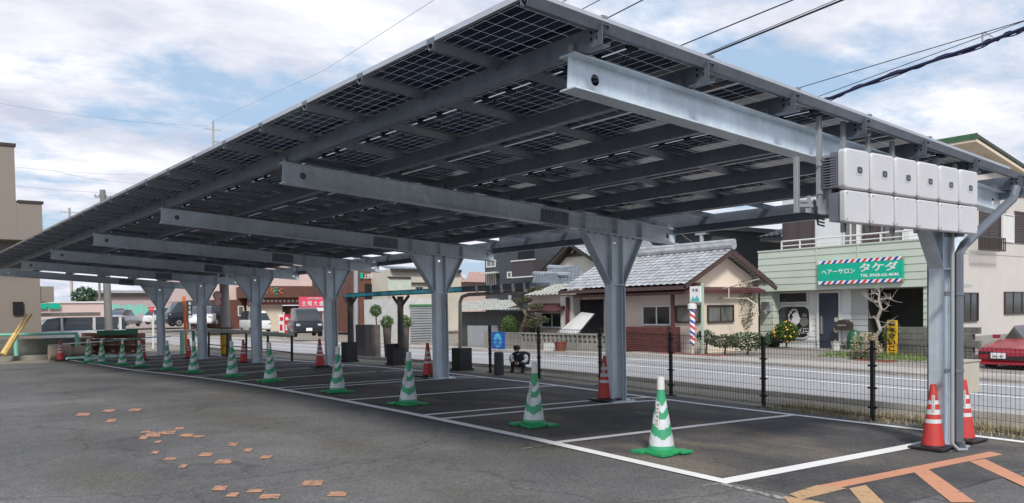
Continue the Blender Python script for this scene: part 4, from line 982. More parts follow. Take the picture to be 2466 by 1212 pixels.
# shed with pale corrugated roof
H5=thing('corrugated_shed',onX(1180,850,20.5),'dark garage shed with pale weathered corrugated roof','shed')
L5=20.0; sz=onX(1180,749,L5).z
b=MB(); tile_roof(b,(L5,A_(1256,L5,749),sz),(L5,A_(1100,L5,749),sz),(L5+3,A_(1232,L5+3,730),onX(1180,725,L5+3).z),(L5+3,A_(1100,L5+3,730),onX(1180,725,L5+3).z),.2,.9,.03); b.build('roof',M_TILEW,H5)
b=MB(); b.box(L5+.4,L5+3.5,A_(1248,L5+.4),A_(1105,L5+.4),GZ(20,28)-.1,sz-.02); b.build('wall',mat('dark_shed_wall',(.06,.06,.055),.8),H5)
b=MB(); b.box(L5+.3,L5+.39,A_(1200,L5+.4),A_(1130,L5+.4),GZ(20,28),onX(1160,785,L5).z); b.build('shutter_door',M_TIN,H5)
# decorative block garden wall
gw=thing('garden_wall',onX(1370,870,19.6),'grey pierced block garden wall along the far pavement','wall')
L6=19.7; gA,gB=A_(1498,L6,840),A_(1256,L6,840); gz0,gz1=GZ(L6,22)-.05,onX(1370,803,L6).z
b=MB(); n=22
b.box(L6,L6+.12,gA,gB,gz0,gz0+.55*(gz1-gz0)); b.box(L6-.02,L6+.14,gA,gB,gz1-.06,gz1)
for k in range(n+1):
    y=lerp(gA,gB,k/n); b.box(L6-.01,L6+.13,y-.03,y+.03,gz0,gz1-.06)
    if k<n:
        y2=lerp(gA,gB,(k+1)/n); za,zb2=gz0+.55*(gz1-gz0),gz1-.06
        b.bar((L6+.06,y,za),(L6+.06,y2,zb2),.06,.035); b.bar((L6+.065,y,zb2),(L6+.065,y2,za),.06,.035)
b.build('blockwork',M_CONC,gw)
b=MB(); b.box(L6,L6+.15,A_(1256,L6,840),A_(1166,L6,840),gz0,onX(1200,800,L6).z); tag(b.build('plain_wall',M_CONC),'plain grey concrete wall section under the shed roof','wall')
# white flower trough and clay pots by the wall
b=MB(); q=onX(1330,862,19.4); zq=GZ(19.4,q.y); b.box(19.3,19.55,q.y-.35,q.y+.35,zq,zq+.3); tag(b.build('flower_trough',M_TRIMW),'long white flower trough at the foot of the pierced wall','trough')
b=MB(); q=onX(1350,870,19.2); zq=GZ(19.2,q.y); b.lathe([(.16,0),(.22,.35),(.25,.38)],(19.2,q.y,zq),14); tag(b.build('clay_pot',M_CLAY,smooth=True),'terracotta pot by the pierced garden wall','pot')
# ================================================================== beige building at the right
AH=16.5
HB=thing('stucco_building',onY(2400,833,AH),'greige two storey stucco building with green edged sloping roof at the right','building')
Lc=onY(2353,500,AH).x; Ll=onY(2300,700,AH).x; zb0=GZ(30,13)-.5
t0=onY(2354,322,AH-.7); t1=onY(2480,404,AH-.7); sl=(t1.z-t0.z)/(t1.x-t0.x); zl=onY(2353,600,AH).z
def rz_(x): return t0.z+sl*(x-t0.x)
b=MB(); b.prism([(Lc,AH,zl-.2),(Lc,AH,rz_(Lc)-.35),(Lc+14,AH,rz_(Lc+14)-.35),(Lc+14,AH,zl-.2)],(0,9,0)); b.build('upper_wall',M_GREIGE,HB)
b=MB(); b.box(Ll,Lc+14,AH+.02,AH+9,zb0,zl); b.build('lower_wall',M_GREIGE,HB)
b=MB(); q=Vector((0,0,-.12)); b.prism([(t0.x,AH-.7,t0.z),(t0.x+16,AH-.7,rz_(t0.x+16)),(t0.x+16,AH-.7,rz_(t0.x+16)-.14),(t0.x,AH-.7,t0.z-.14)],(0,12,0)); b.build('roof',mat('dark_green_roof_edge',(.03,.05,.035),.5),HB)
b=MB(); b.box(t0.x-.03,t0.x,AH-.72,AH+11.3,t0.z-.2,t0.z+.03); b.build('eave_fascia',mat('green_fascia',(.05,.13,.06),.6,0,.3,3),HB)
b=MB(); b.prism([(t0.x,AH-.65,t0.z-.16),(t0.x+16,AH-.65,rz_(t0.x+16)-.16),(t0.x+16,AH-.65,rz_(t0.x+16)-.30),(t0.x,AH-.65,t0.z-.30)],(0,11.5,0)); b.build('soffit',M_CREAM,HB)
def wy(px0,px1,py0,py1,g,f,bars=1,name='window',hb=0):
    a=onY(px0,py1,AH); c=onY(px1,py0,AH); return window(HB,'Y',AH,a.x,c.x,a.z,c.z,g,f,bars,name,hb=hb)
wy(2319,2354,705,775,M_GLASSD,M_DBROWN,1); wy(2418,2480,703,757,M_GLASSD,M_DBROWN,2)
wy(2357,2408,512,600,M_SHUT,M_SHUT,1,'louvred_shutter',hb=14); wy(2412,2440,518,583,M_TRIMW,M_TRIMW,0,'shutter_box'); wy(2442,2490,515,585,M_SHUT,M_SHUT,1,'louvred_shutter',hb=12)
wy(2371,2382,382,398,M_GLASSD,M_TRIMW,0,'vent')
b=MB(); a=onY(2357,570,AH-.5); c=onY(2421,568,AH-.5); d=onY(2357,600,AH-.5)
b.bar(a,(c.x,AH-.5,a.z),.05,.06); b.bar(d,(c.x,AH-.5,d.z),.05,.06)
for k in range(15): x=lerp(a.x,c.x,k/14); b.box(x-.015,x+.015,AH-.52,AH-.48,d.z,a.z)
b.build('window_railing',M_DBROWN,HB)
b=MB(); q=onY(2320,812,AH-1.5); q2=onY(2475,800,AH-1.5); b.box(q.x-2,q2.x+1,AH-1.5,AH-1.3,zb0,q.z); tag(b.build('retaining_wall',M_CONC),'low grey concrete wall behind the red car','wall')
# ================================================================== cars
def wheel(root,x,y,r,w_=.18,name='wheel'):
    b=MB(); b.tube([(x,y-w_/2,r),(x,y+w_/2,r)],r,20); t=b.build(name,M_TYRE,root,inv=Matrix())
    for s in (-1,1):
        b=MB(); b.tube([(x,y+s*w_/2,r),(x,y+s*(w_/2+.012),r)],r*.62,16)
        for k in range(5): a=k*2*math.pi/5; b.bar((x,y+s*(w_/2+.014),r),(x+math.cos(a)*r*.55,y+s*(w_/2+.014),r+math.sin(a)*r*.55),.02,.05,1,(0,s,0))
        o=b.build('rim',[M_RIM,M_TYRE],None,inv=Matrix()); o.parent=t
def car_build(name,label,loc,head,paint_,st,W,wr,wx,cat='car',group=None,coarse=False):
    root=thing(name,loc,label,cat,group,rz=head); w2=W/2
    ks=8; vs=[];fs=[];ms=[]
    for (x,zl,zb,zr,wf) in st:
        ww=w2*wf; ring=[(-ww*.9,zl),(-ww,zl+(zb-zl)*.35),(-ww*.98,zb-.05),(-ww*.93,zb),(-ww*.76,zr),(ww*.76,zr),(ww*.93,zb),(ww*.98,zb-.05),(ww,zl+(zb-zl)*.35),(ww*.9,zl)]
        vs+=[(x,y,z) for y,z in ring]
    n=10
    for i in range(len(st)-1):
        g0,g1=st[i][3]-st[i][2]>.2,st[i+1][3]-st[i+1][2]>.2
        for k in range(n):
            j=(k+1)%n; fs.append((i*n+k,i*n+j,(i+1)*n+j,(i+1)*n+k))
            gl=0
            if k in (3,5) and (g0 or g1): gl=1
            if k==4 and (g0!=g1): gl=1
            ms.append(gl)
    fs+=[tuple(range(n-1,-1,-1)),tuple((len(st)-1)*n+k for k in range(n))]; ms+=[0,0]
    b=MB(); b.v=vs;b.f=fs;b.m=ms; o=b.build('body',[paint_,M_GLASSD],root,smooth=True,inv=Matrix())
    for x in wx:
        for s in (-1,1): wheel(root,x,s*(w2-.12),wr)
    return root
def car_bits(root,W,xf,zh,xr,zt,paint_,plate=True,ptxt=None):
    for s in (-1,1):
        b=MB(); b.box(xf-.02,xf+.06,s*W*.30,s*W*.44,zh,zh+.11); b.build('headlight',M_LAMP,root,inv=Matrix())
        b=MB(); b.box(xr-.05,xr+.02,s*W*.32,s*W*.46,zt,zt+.14); b.build('tail_light',M_SIGNR,root,inv=Matrix())
    b=MB(); b.box(xf-.03,xf+.02,-.165,.165,zh-.28,zh-.115); pl_=b.build('number_plate',M_SIGNW,root,inv=Matrix())
ST_RED=[(0,.30,.50,.50,.82),(.07,.22,.60,.61,.95),(.5,.20,.68,.70,1.0),(1.2,.20,.76,.79,1.0),(1.45,.20,.80,.84,1.0),(2.15,.20,.84,1.20,1.0),(3.0,.20,.85,1.21,1.0),(3.95,.22,.84,.90,.98),(4.4,.32,.78,.80,.9)]
q=G(2440,894); 
rc=car_build('red_coupe','low dark red sports coupe parked facing the road by the stucco building',(q.x,q.y,q.z),0.06,M_CARRED,ST_RED,1.76,.30,(.78,3.45)); rc.scale=(.93,.97,.86)
b=MB(); b.box(-.03,.06,-.55,.55,.30,.40); b.build('air_intake',M_BLACK,rc,inv=Matrix())
b=MB(); b.prism([(-.06,-.8,.17),(.1,-.88,.17),(.1,.88,.17),(-.06,.8,.17),(-.10,0,.17)],(0,0,.07)); b.build('front_lip',M_CARRED,rc,inv=Matrix())
b=MB(); b.box(-.06,-.035,.16,.49,.34,.50); pl_=b.build('number_plate',M_SIGNW,rc,inv=Matrix())
T=WM(rc)@face_frame((-.064,.325,.40),(-1,0,0)); text_obj('plate_number','46-41',.1,M_INK,T,pl_,.002,fit=(.24,.07))
for s in (-1,1):
    b=MB(); b.box(1.55,1.7,s*.86,s*1.0,.84,.95); b.build('wing_mirror',M_CARRED,rc,inv=Matrix())
    b=MB(); b.box(-.02,.10,s*.45,s*.78,.47,.53); b.build('headlight',M_BLACK,rc,inv=Matrix())
b=MB(); b.box(-.05,-.035,-.38,-.26,.46,.49); b.build('badge',M_ALU,rc,inv=Matrix())
for s in (-1,1): b=MB(); b.lathe([(.1,.75),(.13,.9),(.12,1.05)],(2.6,s*.36,0),10); b.build('headrest',M_NAVY,rc,inv=Matrix())
ST_VAN=[(0,.3,.75,.75,.9),(.12,.25,.98,1.0,.98),(.35,.25,1.05,1.15,1),(.85,.25,1.10,1.86,1),(1.4,.25,1.12,1.96,1),(4.4,.25,1.12,1.96,1),(4.62,.3,1.12,1.85,.98),(4.68,.35,1.05,1.1,.96)]
ST_KEI=[(0,.3,.7,.7,.92),(.15,.22,.85,.9,1),(.7,.22,.95,1.45,1),(1.2,.22,.96,1.62,1),(3.1,.22,.96,1.60,1),(3.35,.25,.95,1.4,.98),(3.4,.3,.85,.88,.95)]
ST_SED=[(0,.3,.6,.6,.85),(.1,.22,.72,.73,.96),(1.1,.2,.86,.89,1),(1.9,.2,.92,1.42,1),(3.0,.2,.93,1.45,1),(3.9,.2,.95,1.0,1),(4.5,.3,.85,.87,.92)]
def place(px,py,dep): p=onD(px,py,dep); return p
q=onY(66,833,50.5)
van=car_build('white_van','long white van parked side-on beyond the mint fence at the far left','' or (q.x,50.5,GZ(q.x,50)-.05),0,M_CARWHITE,ST_VAN,1.69,.33,(.85,3.75),cat='van'); van.scale=(1,1,.84)
for s in (-1,1):
    for x in (1.5,3.05,4.35): b=MB(); b.box(x-.06,x+.06,s*.70,s*.855,1.1,1.93); b.build('pillar',M_CARWHITE,van,inv=Matrix())
b=MB(); b.box(.1,.25,-.75,.75,.5,.62); b.build('bumper',M_TIN,van,inv=Matrix())
FC=[('white_sedan','white sedan parked left of the concrete utility pole',(483,787,60),1.2,M_CARWHITE,ST_SED,1.7,'car',.31,(.85,3.6)),
('black_kei_wagon','boxy black minivan in front of the far car park between two columns',(396,787,66),.05,M_CARBLACK,ST_VAN,1.69,'van',.31,(.85,3.7)),
('silver_car','silver car facing the camera in the distant car park',(322,786,75),-2.2,M_CARSILV,ST_SED,1.7,'car',.31,(.85,3.6)),
('grey_estate_car','grey car beside the silver one in the distant car park',(296,784,82),-2.2,M_CARSILV,ST_KEI,1.6,'car',.3,(.6,2.7)),
('white_kei_van','small white van with dark rear window by the cream restaurant wall',(632,802,62),1.5,M_CARWHITE,ST_KEI,1.48,'van',.28,(.6,2.75)),
('small_white_car','small white car behind the silver car in the distant car park',(352,782,84),0.3,M_CARWHITE,ST_KEI,1.5,'car',.28,(.6,2.75)),
('light_truck','dark cabbed light truck below the pink billboard',(745,812,47),1.3,M_CARBLACK,ST_KEI,1.6,'truck',.3,(.6,2.75))]
for nm,lab,(px,py,dp),hd,pa_,st,W,cat,wr,wx in FC:
    p=onD(px,py,dp); r_=car_build(nm,lab,(p.x,p.y,p.z),hd,pa_,st,W,wr,wx,cat=cat); car_bits(r_,W,0,.62,st[-1][0],.7,pa_)
# ================================================================== left background
def pb(b,A,x0,y0,x1,y1,dA,mi=0):
    a,c=onY(x0,y1,A),onY(x1,y0,A); b.box(a.x,c.x,A,A+dA,a.z,c.z,mi)
BB=thing('concrete_block_building',onY(50,860,40),'large plain taupe rendered building at the left edge','building')
b=MB(); a=onY(34,353,40); c=onY(101,491,40); e=onY(60,578,40); g=GZ(0,41)-.2
b.box(a.x-30,a.x,40,60,e.z,a.z); b.box(a.x,c.x,40.01,60,e.z,c.z); b.build('upper_mass',M_BEIGE,BB)
b=MB(); c2=onY(97,700,41.2); b.box(c2.x-32,c2.x,41.2,60,g,e.z); c3=onY(130,690,41.2); b.box(c2.x,c3.x,41.25,44,onY(130,727,41.2).z,c3.z); b.build('lower_wall',M_BEIGE,BB)
b=MB(); b.box(a.x-30.05,a.x+.06,39.95,60,a.z,a.z+.12); b.box(a.x+.06,c.x+.06,39.96,60,c.z,c.z+.10); b.build('parapet_cap',M_DBROWN,BB)
b=MB(); pb(b,41.1,32,727,56,758,.1); b.build('alcove_shade_panel',M_SHADE,BB)  # dark slab on the wall face, painted shade of an alcove
# distant single storey shops
def shop(name,label,A,x0,y0,x1,y1,m,dA=8,base=None):
    t=thing(name,onY((x0+x1)/2,y1,A),label,'building'); b=MB(); pb(b,A,x0,y0,x1,y1,dA); b.build('wall',m,t); return t
t=shop('banner_shop','low white shop with green banners behind the white van',70,46,727,262,790,M_PINKW)
b=MB(); pb(b,69.9,46,726,262,731,.1); b.build('fascia',M_TRIMW,t)
for x0,x1 in ((80,113),(117,145)):
    b=MB(); pb(b,69.8,x0,731,x1,744,.05); b.build('banner',M_SIGNG,t)
b=MB(); pb(b,60,28,752,242,764,1.5); tag(b.build('low_canopy_roof',mat('grey_slate_roof',(.14,.13,.12),.7,0,.3,3)),'long low grey tiled canopy just behind the white van','canopy')
t=shop('long_shed','long mauve warehouse with dark roof edge behind the parked cars',110,235,713,500,790,mat('mauve_wall',(.42,.33,.33),.8),12)
b=MB(); pb(b,109.5,225,700,505,706,.6,0); b.build('roof_edge',M_TIN,t); b=MB(); pb(b,109.6,225,706,505,714,.5); b.build('dark_gutter',M_DBROWN,t)
b=MB(); pb(b,100,176,735,262,748,.5); tag(b.build('car_park_wall',M_TRIMW),'pale distant wall behind the van roof','wall')
NF=None
for k,(px,py) in enumerate([(268,742),(282,741),(300,744),(312,741),(326,745),(338,741),(352,745),(404,748),(418,747),(430,749)]):
    p=onY(px,py,92); b=MB(); b.box(p.x-.25,p.x+.25,92,92.04,p.z-.6,p.z+.35); 
    if NF is None: NF=b.build('promotional_flag',M_MINT); o=NF; base_=Vector((p.x,0,p.z)); 
    else: o=NF.copy(); COL.objects.link(o); o.location=(p.x-base_.x,0,p.z-base_.z)
    tag(o,'small turquoise flag in the distant car park behind the columns','flag','turquoise flags in the distant car park')
tr=thing('round_tree',onY(203,745,75),'dark round tree above the distant shops','tree')
p=onY(203,712,75); b=MB(); foliage(b,p,(1.0,1.0,.75),900,.12); b.build('crown',M_LEAFD,tr); b=MB(); b.tube([p-Vector((0,0,3.2)),p],[.12,.07],6); b.build('trunk',M_BARK,tr)
# mint fence, kerb, wall
b=MB(); w0=onY(0,870,38.4); w1=onY(118,866,38.4); b.box(w0.x-3,w1.x+.3,38.2,38.5,GZ(3,38)-.1,GZ(3,38)+.16); tag(b.build('concrete_kerb',M_CONC),kind='structure')
mf=thing('mint_fence',onY(38,858,38.8),'mint green pipe fence in front of the taupe building','fence')
za=onY(0,807,38.8).z; b=MB(); b.tube([onY(-200,812,38.8),onY(0,807,38.8),onY(187,803,38.8)],.055,8); b.build('rail',M_MINT,mf)
for px in (38,185): q=onY(px,806,38.8); b=MB(); b.tube([(q.x,q.y,GZ(q.x,38)),(q.x,q.y,q.z)],.085,8); b.build('post',M_MINT,mf)
b=MB(); pb(b,39.6,-60,812,222,862,.2); tag(b.build('low_block_wall',M_CONCD),'low dark grey wall behind the mint fence','wall')
b=MB(); a=onY(8,855,37.6); c=onY(38,805,37.9); d_=onY(68,757,38.2); b.tube([a,c],[.13,.11],8); b.tube([c+Vector((-.05,0,0)),d_+Vector((-.05,0,0))],.04,6); b.tube([c+Vector((.06,0,0)),d_+Vector((.12,0,0))],.04,6)
tag(b.build('leaning_barrier',M_BARY),'leaning yellow wooden barrier arm against the mint fence','barrier')
b=MB(); a=onY(118,849,36.4); c=onY(190,846,36.8); b.tube([a,a+Vector((.7,0,0))],.30,18); b.tube([a+Vector((.7,0,0)),a+Vector((1.45,.1,0))],.2,18); b.tube([a+Vector((.62,0,0)),a+Vector((.72,0,0))],.32,18)
tag(b.build('steel_drum',mat('tan_drum',(.42,.34,.27),.6,0,.12,3),smooth=True),'tan cylinder lying on its side behind the far red cone','drum')
b=MB(); 
for r_ in range(4):
    for c_ in range(6): x0_,x1_=lerp(208,352,c_/6),lerp(208,352,(c_+1)/6)-2; pb(b,40+.3*(r_%2),x0_,862-(r_+1)*15,x1_,862-r_*15-1,1)
tag(b.build('timber_stack',mat('brown_stacked_timber',(.16,.075,.05),.8,0,.3,4)),'stack of brown timber baulks behind the far cones','timber stack')
b=MB(); pb(b,39.8,238,794,332,808,.4); tag(b.build('green_sheet',mat('dark_green_cover',(.03,.13,.08),.6)),'dark green cover on top of the timber stack','cover')
b=MB()
for k in range(5): 
    pts=[onZ(160+i*34,860+3*math.sin(i*1.7+k)+k*1.2-6*(i/5),.0+.03*k) for i in range(6)]; b.tube(pts,.03,6,k%2)
tag(b.build('rolled_netting',[M_MINT,M_SIGNW]),'mint and white netting bundle lying behind the far cones','netting')
b=MB(); pb(b,38.9,186,811,222,815,.6); pb(b,38.9,190,815,194,862,.05); pb(b,38.9,214,815,218,862,.05); tag(b.build('trestle_board',mat('pale_board',(.6,.5,.38))),'pale board on legs beside the timber stack','table')
# ================================================================== middle background
t=thing('restaurant',onY(560,790,70),'cream and brown restaurant building with orange and green lettering on its fascia','building')
AR=70.
b=MB(); pb(b,AR+.5,478,640,860,723,10); b.build('upper_wall',M_PINKW,t)
b=MB(); pb(b,AR,478,722,606,795,3); b.build('brown_wing',M_BRICK,t)
b=MB(); pb(b,AR-3,606,690,868,717,4); fb=b.build('fascia',M_BRICK,t)
b=MB(); pb(b,AR-2.4,606,717,868,735,1); b.build('sign_band',mat('band_maroon',(.25,.08,.07),.6),t)
b=MB(); pb(b,AR-2,606,735,680,800,1); b.build('cream_wall',M_CREAM,t); b=MB(); pb(b,AR-1.5,680,735,868,800,1); b.build('dark_front',mat('dark_front_wall',(.09,.06,.05),.7),t)
for x0,x1,y0,y1 in ((573,587,737,762),(544,552,730,745),(503,513,735,765)):
    a,c=onY(x0,y1,AR-.02),onY(x1,y0,AR-.02); window(t,'Y',AR-.02,a.x,c.x,a.z,c.z,M_GLASSB,M_TRIMW,0,fw_=.08)
c=onY(660,701,AR-3.05); sz_=onY(640,694,AR-3).x; 
mo=mat('orange_lettering',(.75,.2,.05),.5)
text_obj('fascia_lettering','かり',1,mo,face_frame(onY(648,700,AR-3.05),(0,-1,0)),t,.01,fit=(.85,.55)); text_obj('fascia_lettering','そ',1,M_SIGNG,face_frame(onY(664,701,AR-3.05),(0,-1,0)),t,.01,fit=(.5,.6)); text_obj('fascia_lettering','く',1,mo,face_frame(onY(676,701,AR-3.05),(0,-1,0)),t,.01,fit=(.35,.5))
b=MB()
for k in range(24): a=onY(612+k*10,722,AR-2.45); b.box(a.x,a.x+.22,AR-2.47,AR-2.42,a.z-.2,a.z)
b.build('small_menu_lettering',M_TRIMW,t)
# pink billboard
t=thing('pink_billboard',onY(752,800,50),'pinkish red billboard with large white characters left of the fourth column','billboard')
b=MB(); pb(b,50,722,715,783,741,.15); b.build('board',M_CAST,t); b=MB(); pb(b,49.98,722,741,783,750,.15); b.build('white_strip',M_SIGNW,t)
for px in (726,779): b=MB(); pb(b,50.1,px-1,750,px+1,812,.08); b.build('leg',M_TIN,t)
for k,ch in enumerate('主唱大盛'): text_obj('billboard_character',ch,1,M_SIGNW,face_frame(onY(732+k*14,731,49.98),(0,-1,0)),t,.01,fit=(.26,.30),bold=.01)
text_obj('billboard_character','お得な日替わり',1,M_SIGNW,face_frame(onY(758,719,49.98),(0,-1,0)),t,.008,fit=(1.0,.12))
b=MB()
for k,(x0,x1) in enumerate(((672,684),(686,704))):
    t=thing('tall_sale_flag',onY((x0+x1)/2,812,48),['narrow white and red flag left of the other sale flag','red sale flag with a white slash beside the pink billboard'][k],'flag','sale flags by the road')
    b=MB(); pb(b,48,x0,757,x1,806,.03,k); 
    b.build('cloth',[M_SIGNW,M_SIGNR],t); b=MB(); pb(b,47.97,x0+2,764,x1-2,772,.02); b.build('mark',[M_SIGNR,M_SIGNW][k],t); b=MB(); pb(b,47.97,x0+2,782,x1-4,796,.02); b.build('mark',[M_SIGNR,M_SIGNW][k],t)
    b=MB(); pb(b,48.05,x1,752,x1+1.5,815,.03); b.build('pole',M_TRIMW,t)
# clinic building with white letters
t=thing('clinic_building',onY(895,800,55),'dark brown clinic building with white characters near its roof','building')
b=MB(); pb(b,55,868,652,962,800,8); b.build('wall',M_BRICK,t); b=MB(); pb(b,54.9,882,684,912,760,.1); b.build('recess_shade_panel',M_SHADE,t)  # the dark front panel paints a recess in shade, wall stays flat
b=MB(); pb(b,54.85,869,657,874,671,.1); b.build('sign_mark',M_SIGNG,t)
text_obj('sign_lettering','上田整骨院',1,M_SIGNW,face_frame(onY(895,665,54.88),(0,-1,0)),t,.01,fit=(1.25,.36),bold=.01)
t=shop('cream_building','cream flat roofed building with curved lintel right of the clinic',52,946,652,1110,800,mat('grey_cream_render',(.55,.51,.43),.85,0,.10,.7),8)
b=MB(); pb(b,51.9,935,671,990,700,.1); b.build('front_panel',mat('pale_green_panel',(.5,.55,.48),.7),t); b=MB(); pb(b,51.8,938,667,990,670,.3); pb(b,51.8,992,681,1060,683,.2); b.build('lintel',M_DBROWN,t)
for x0,x1,y0,y1 in ((1000,1018,690,706),(1062,1078,690,704),(1000,1018,722,742)):
    a,c=onY(x0,y1,51.98),onY(x1,y0,51.98); window(t,'Y',51.98,a.x,c.x,a.z,c.z,M_GLASSD,M_TIN,1,fw_=.06)
b=MB(); pb(b,51.7,945,650,1112,653.5,.3); b.build('parapet_cap',M_DBROWN,t); b=MB(); a=onY(1052,652,51.85); b.tube([a,(a.x,a.y,1.5)],.06,8); b.build('drain_pipe',M_TIN,t)
b=MB(); a,c=onY(900,652,56),onY(1010,652,56); pk_=onY(950,641,57); tile_roof(b,(a.x,54,a.z),(c.x,54,c.z),(pk_.x-.6,58,pk_.z),(pk_.x+.6,58,pk_.z),.3,.3); tag(b.build('hipped_roof',M_TILEB),'dark hipped roof showing above the clinic and cream buildings','roof')
t=shop('shutter_garage','small pale garage with grey slatted shutter and green trim left of the third column',38,968,718,1052,860,mat('pale_garage_wall',(.55,.55,.53),.8),4)
b=MB(); 
for k in range(16): pb(b,37.9+(.02 if k%2 else 0),989,738+k*6,1041,744+k*6-.8,.05)
b.build('slatted_shutter',M_TIN,t); b=MB(); pb(b,37.85,988,733,1042,738,.1); b.build('trim',mat('green_trim',(.04,.2,.08),.6),t)
# rose roofed houses
t=thing('rose_roofed_house',onY(1130,760,60),'distant houses with dusty rose tiled roofs beyond the shelter','house')
b=MB(); pb(b,60,1075,678,1185,800,6); b.build('wall',M_PINKW,t)
b=MB()
for x0,x1,y0,y1 in ((1070,1125,679,657),(1118,1192,680,655)):
    a,c,d_,e=onY(x0,y0,59.5),onY(x1,y0+2,59.5),onY(x0+12,y1,63),onY(x1-18,y1+1,63); tile_roof(b,a,c,d_,e,.35,.35)
b.build('roof',M_ROSE,t)
# dark apartment block (left) and its windows
DB=thing('charcoal_apartment_block',onX(1250,840,38),'tall charcoal apartment block with small white framed windows','building')
LD=38.; b=MB(); y0_,y1_=A_(1350,LD,650),A_(1203,LD,650); b.box(LD,LD+9,y0_-8,y1_,GZ(38,60)-.2,onX(1250,545,LD).z); b.build('wall',M_DARKBD,DB)
b=MB(); b.box(LD+2,LD+8,y1_,A_(1168,LD+2,650),GZ(38,60)-.2,onX(1185,600,LD+2).z); b.build('side_wing',M_DARKBD,DB)
def wx(px0,px1,py0,py1,g=None,L=LD,f=None,bars=0,fw_=.09): a,c=onX(px1,py1,L),onX(px0,py0,L); window(DB,'X',L,a.y,c.y,a.z,c.z,g or M_GLASSB,f or M_TRIMW,bars,fw_=fw_)
for w_ in ((1221,1232,597,607),(1301,1313,588,598),(1222,1233,655,670),(1303,1314,651,661),(1226,1232,712,721),(1331,1338,586,592)): wx(*w_)
b=MB(); a,c=onX(1287,660,LD-.02),onX(1247,593,LD-.02); b.box(LD-.03,LD,a.y,c.y,a.z,c.z); b.build('balcony_shade_panel',M_SHADE,DB)  # thin dark panel paints the shade behind the balcony
b=MB(); a,c=onX(1285,664,LD-1),onX(1232,631,LD-1); b.box(LD-1,LD-.9,a.y,c.y,a.z,c.z); b.box(LD-.9,LD,a.y,a.y+.1,a.z,c.z); b.build('balcony',mat('balcony_brown',(.06,.05,.055),.6),DB)
b=MB(); b.box(LD-1.05,LD-.85,a.y-.05,c.y+.05,c.z,c.z+.08); b.box(LD-1.05,LD-.85,a.y-.05,c.y+.05,a.z-.08,a.z); b.build('balcony_trim',M_TRIMW,DB)
wx(1172,1196,660,688,M_GLASSB,LD+2,M_TRIMW,3); wx(1172,1194,628,643,M_GLASSB,LD+2,M_TRIMW,1)
b=MB(); a,c=onX(1198,658,LD+1.5),onX(1163,655,LD+1.5); b.box(LD+1.3,LD+2,a.y,c.y,a.z,a.z+.12); a,c=onX(1198,723,LD+1.5),onX(1166,720,LD+1.5); b.box(LD+1.3,LD+2,a.y,c.y,a.z,a.z+.12); b.build('window_hood',M_TRIMW,DB)
# second dark block
D2=thing('dark_grey_house_block',onX(1670,800,36),'dark grey flat topped block above the silver tiled roof','building')
L2_=36.; b=MB(); b.box(L2_,L2_+6,A_(1717,L2_,580),A_(1560,L2_,580),GZ(36,30),onX(1690,548,L2_).z); b.build('wall',M_DARKBD,D2)
b=MB(); b.box(L2_-.6,L2_+6.5,A_(1728,L2_,580),A_(1560,L2_,580),onX(1700,553,L2_-.5).z,onX(1700,549,L2_-.5).z+.15); b.build('roof_slab',mat('slate_edge',(.12,.13,.14),.6),D2)
b=MB(); q=onX(1690,606,L2_-.4); q2=onX(1690,566,L2_-.4); b.tube([q-Vector((0,0,2)),q2],.12,8); b.box(q2.x-.12,q2.x+.2,q2.y-.35,q2.y+.35,q2.z,q2.z+.1); b.build('flue_pipe',M_TIN,D2)
# neighbour's dark eave beside the salon's upper storey
b=MB(); Lq=31.; a=onX(1828,574,Lq); c=onX(1890,560,Lq)
for dz,e in ((0,0),(-.75,.3)):
    tile_roof(b,(Lq-.2+e,a.y-3.2,a.z+dz),(Lq-.2+e,a.y,a.z+dz),(Lq+2,a.y-3.2,a.z+.7+dz),(Lq+2,a.y-.8,a.z+.7+dz),.25,.25); b.box(Lq-.1+e,Lq+2,a.y-3.2,a.y-.1,a.z+dz-.15,a.z+dz)
tag(b.build('dark_tiled_eaves',mat('dark_roof_tile',(.06,.065,.07),.45,0,.3,4)),'two dark tiled eaves stepping out left of the salon upper storey','roof')
# ================================================================== plants
def shrub(name,c,rad,n,size,m,label,cat='shrub',stem=.4,stemr=.03):
    t=thing(name,(c[0],c[1],gz(c[0],c[1])),label,cat); b=MB(); foliage(b,c,rad,n,size); b.build('foliage',m,t)
    b=MB(); g=gz(c[0],c[1]); b.tube([(c[0],c[1],g),(c[0]+.03,c[1],(g+c[2])/2),(c[0],c[1],c[2])],[stemr*1.3,stemr,stemr*.6],6); b.build('stem',M_BARK,t); return t
pn=thing('pruned_pine',onX(1250,865,20.3),'cloud pruned pine tree with layered pads behind the pierced wall','tree')
L=20.3; b=MB(); P=lambda px,py,l=L: onX(px,py,l)
b.tube([P(1262,855),P(1255,800),P(1268,760),P(1252,730),P(1262,700)],[.10,.09,.08,.06,.04],8)
for a,c in (((1268,760),(1310,775)),((1255,735),(1225,742)),((1262,715),(1295,722))): b.tube([P(*a),P(*c)],[.045,.02],6)
b.build('trunk',M_BARK,pn)
b=MB()
for px,py,rx,rz2,n in ((1258,724,.52,.12,1500),(1290,738,.45,.12,1100),(1262,697,.35,.13,900),(1240,704,.2,.08,350),(1280,778,.3,.22,700),(1306,770,.22,.16,500),(1290,695,.3,.10,500)):
    c=P(px,py); foliage(b,c,(.35,rx,rz2),n,.035,hollow=.2)
b.build('needles',M_LEAF,pn)
q=P(1228,785,20.1); shrub('round_bush',(q.x,q.y,q.z),(.35,.38,.42),2600,.035,M_LEAFG,'round yellow-green clipped bush left of the pruned pine')
q=onX(1893,800,25.6); shrub('citrus_bush',(q.x,q.y,q.z),(.3,.48,.38),2000,.045,M_LEAFG,'round leafy bush with small orange fruit below the salon display window')
b=MB()
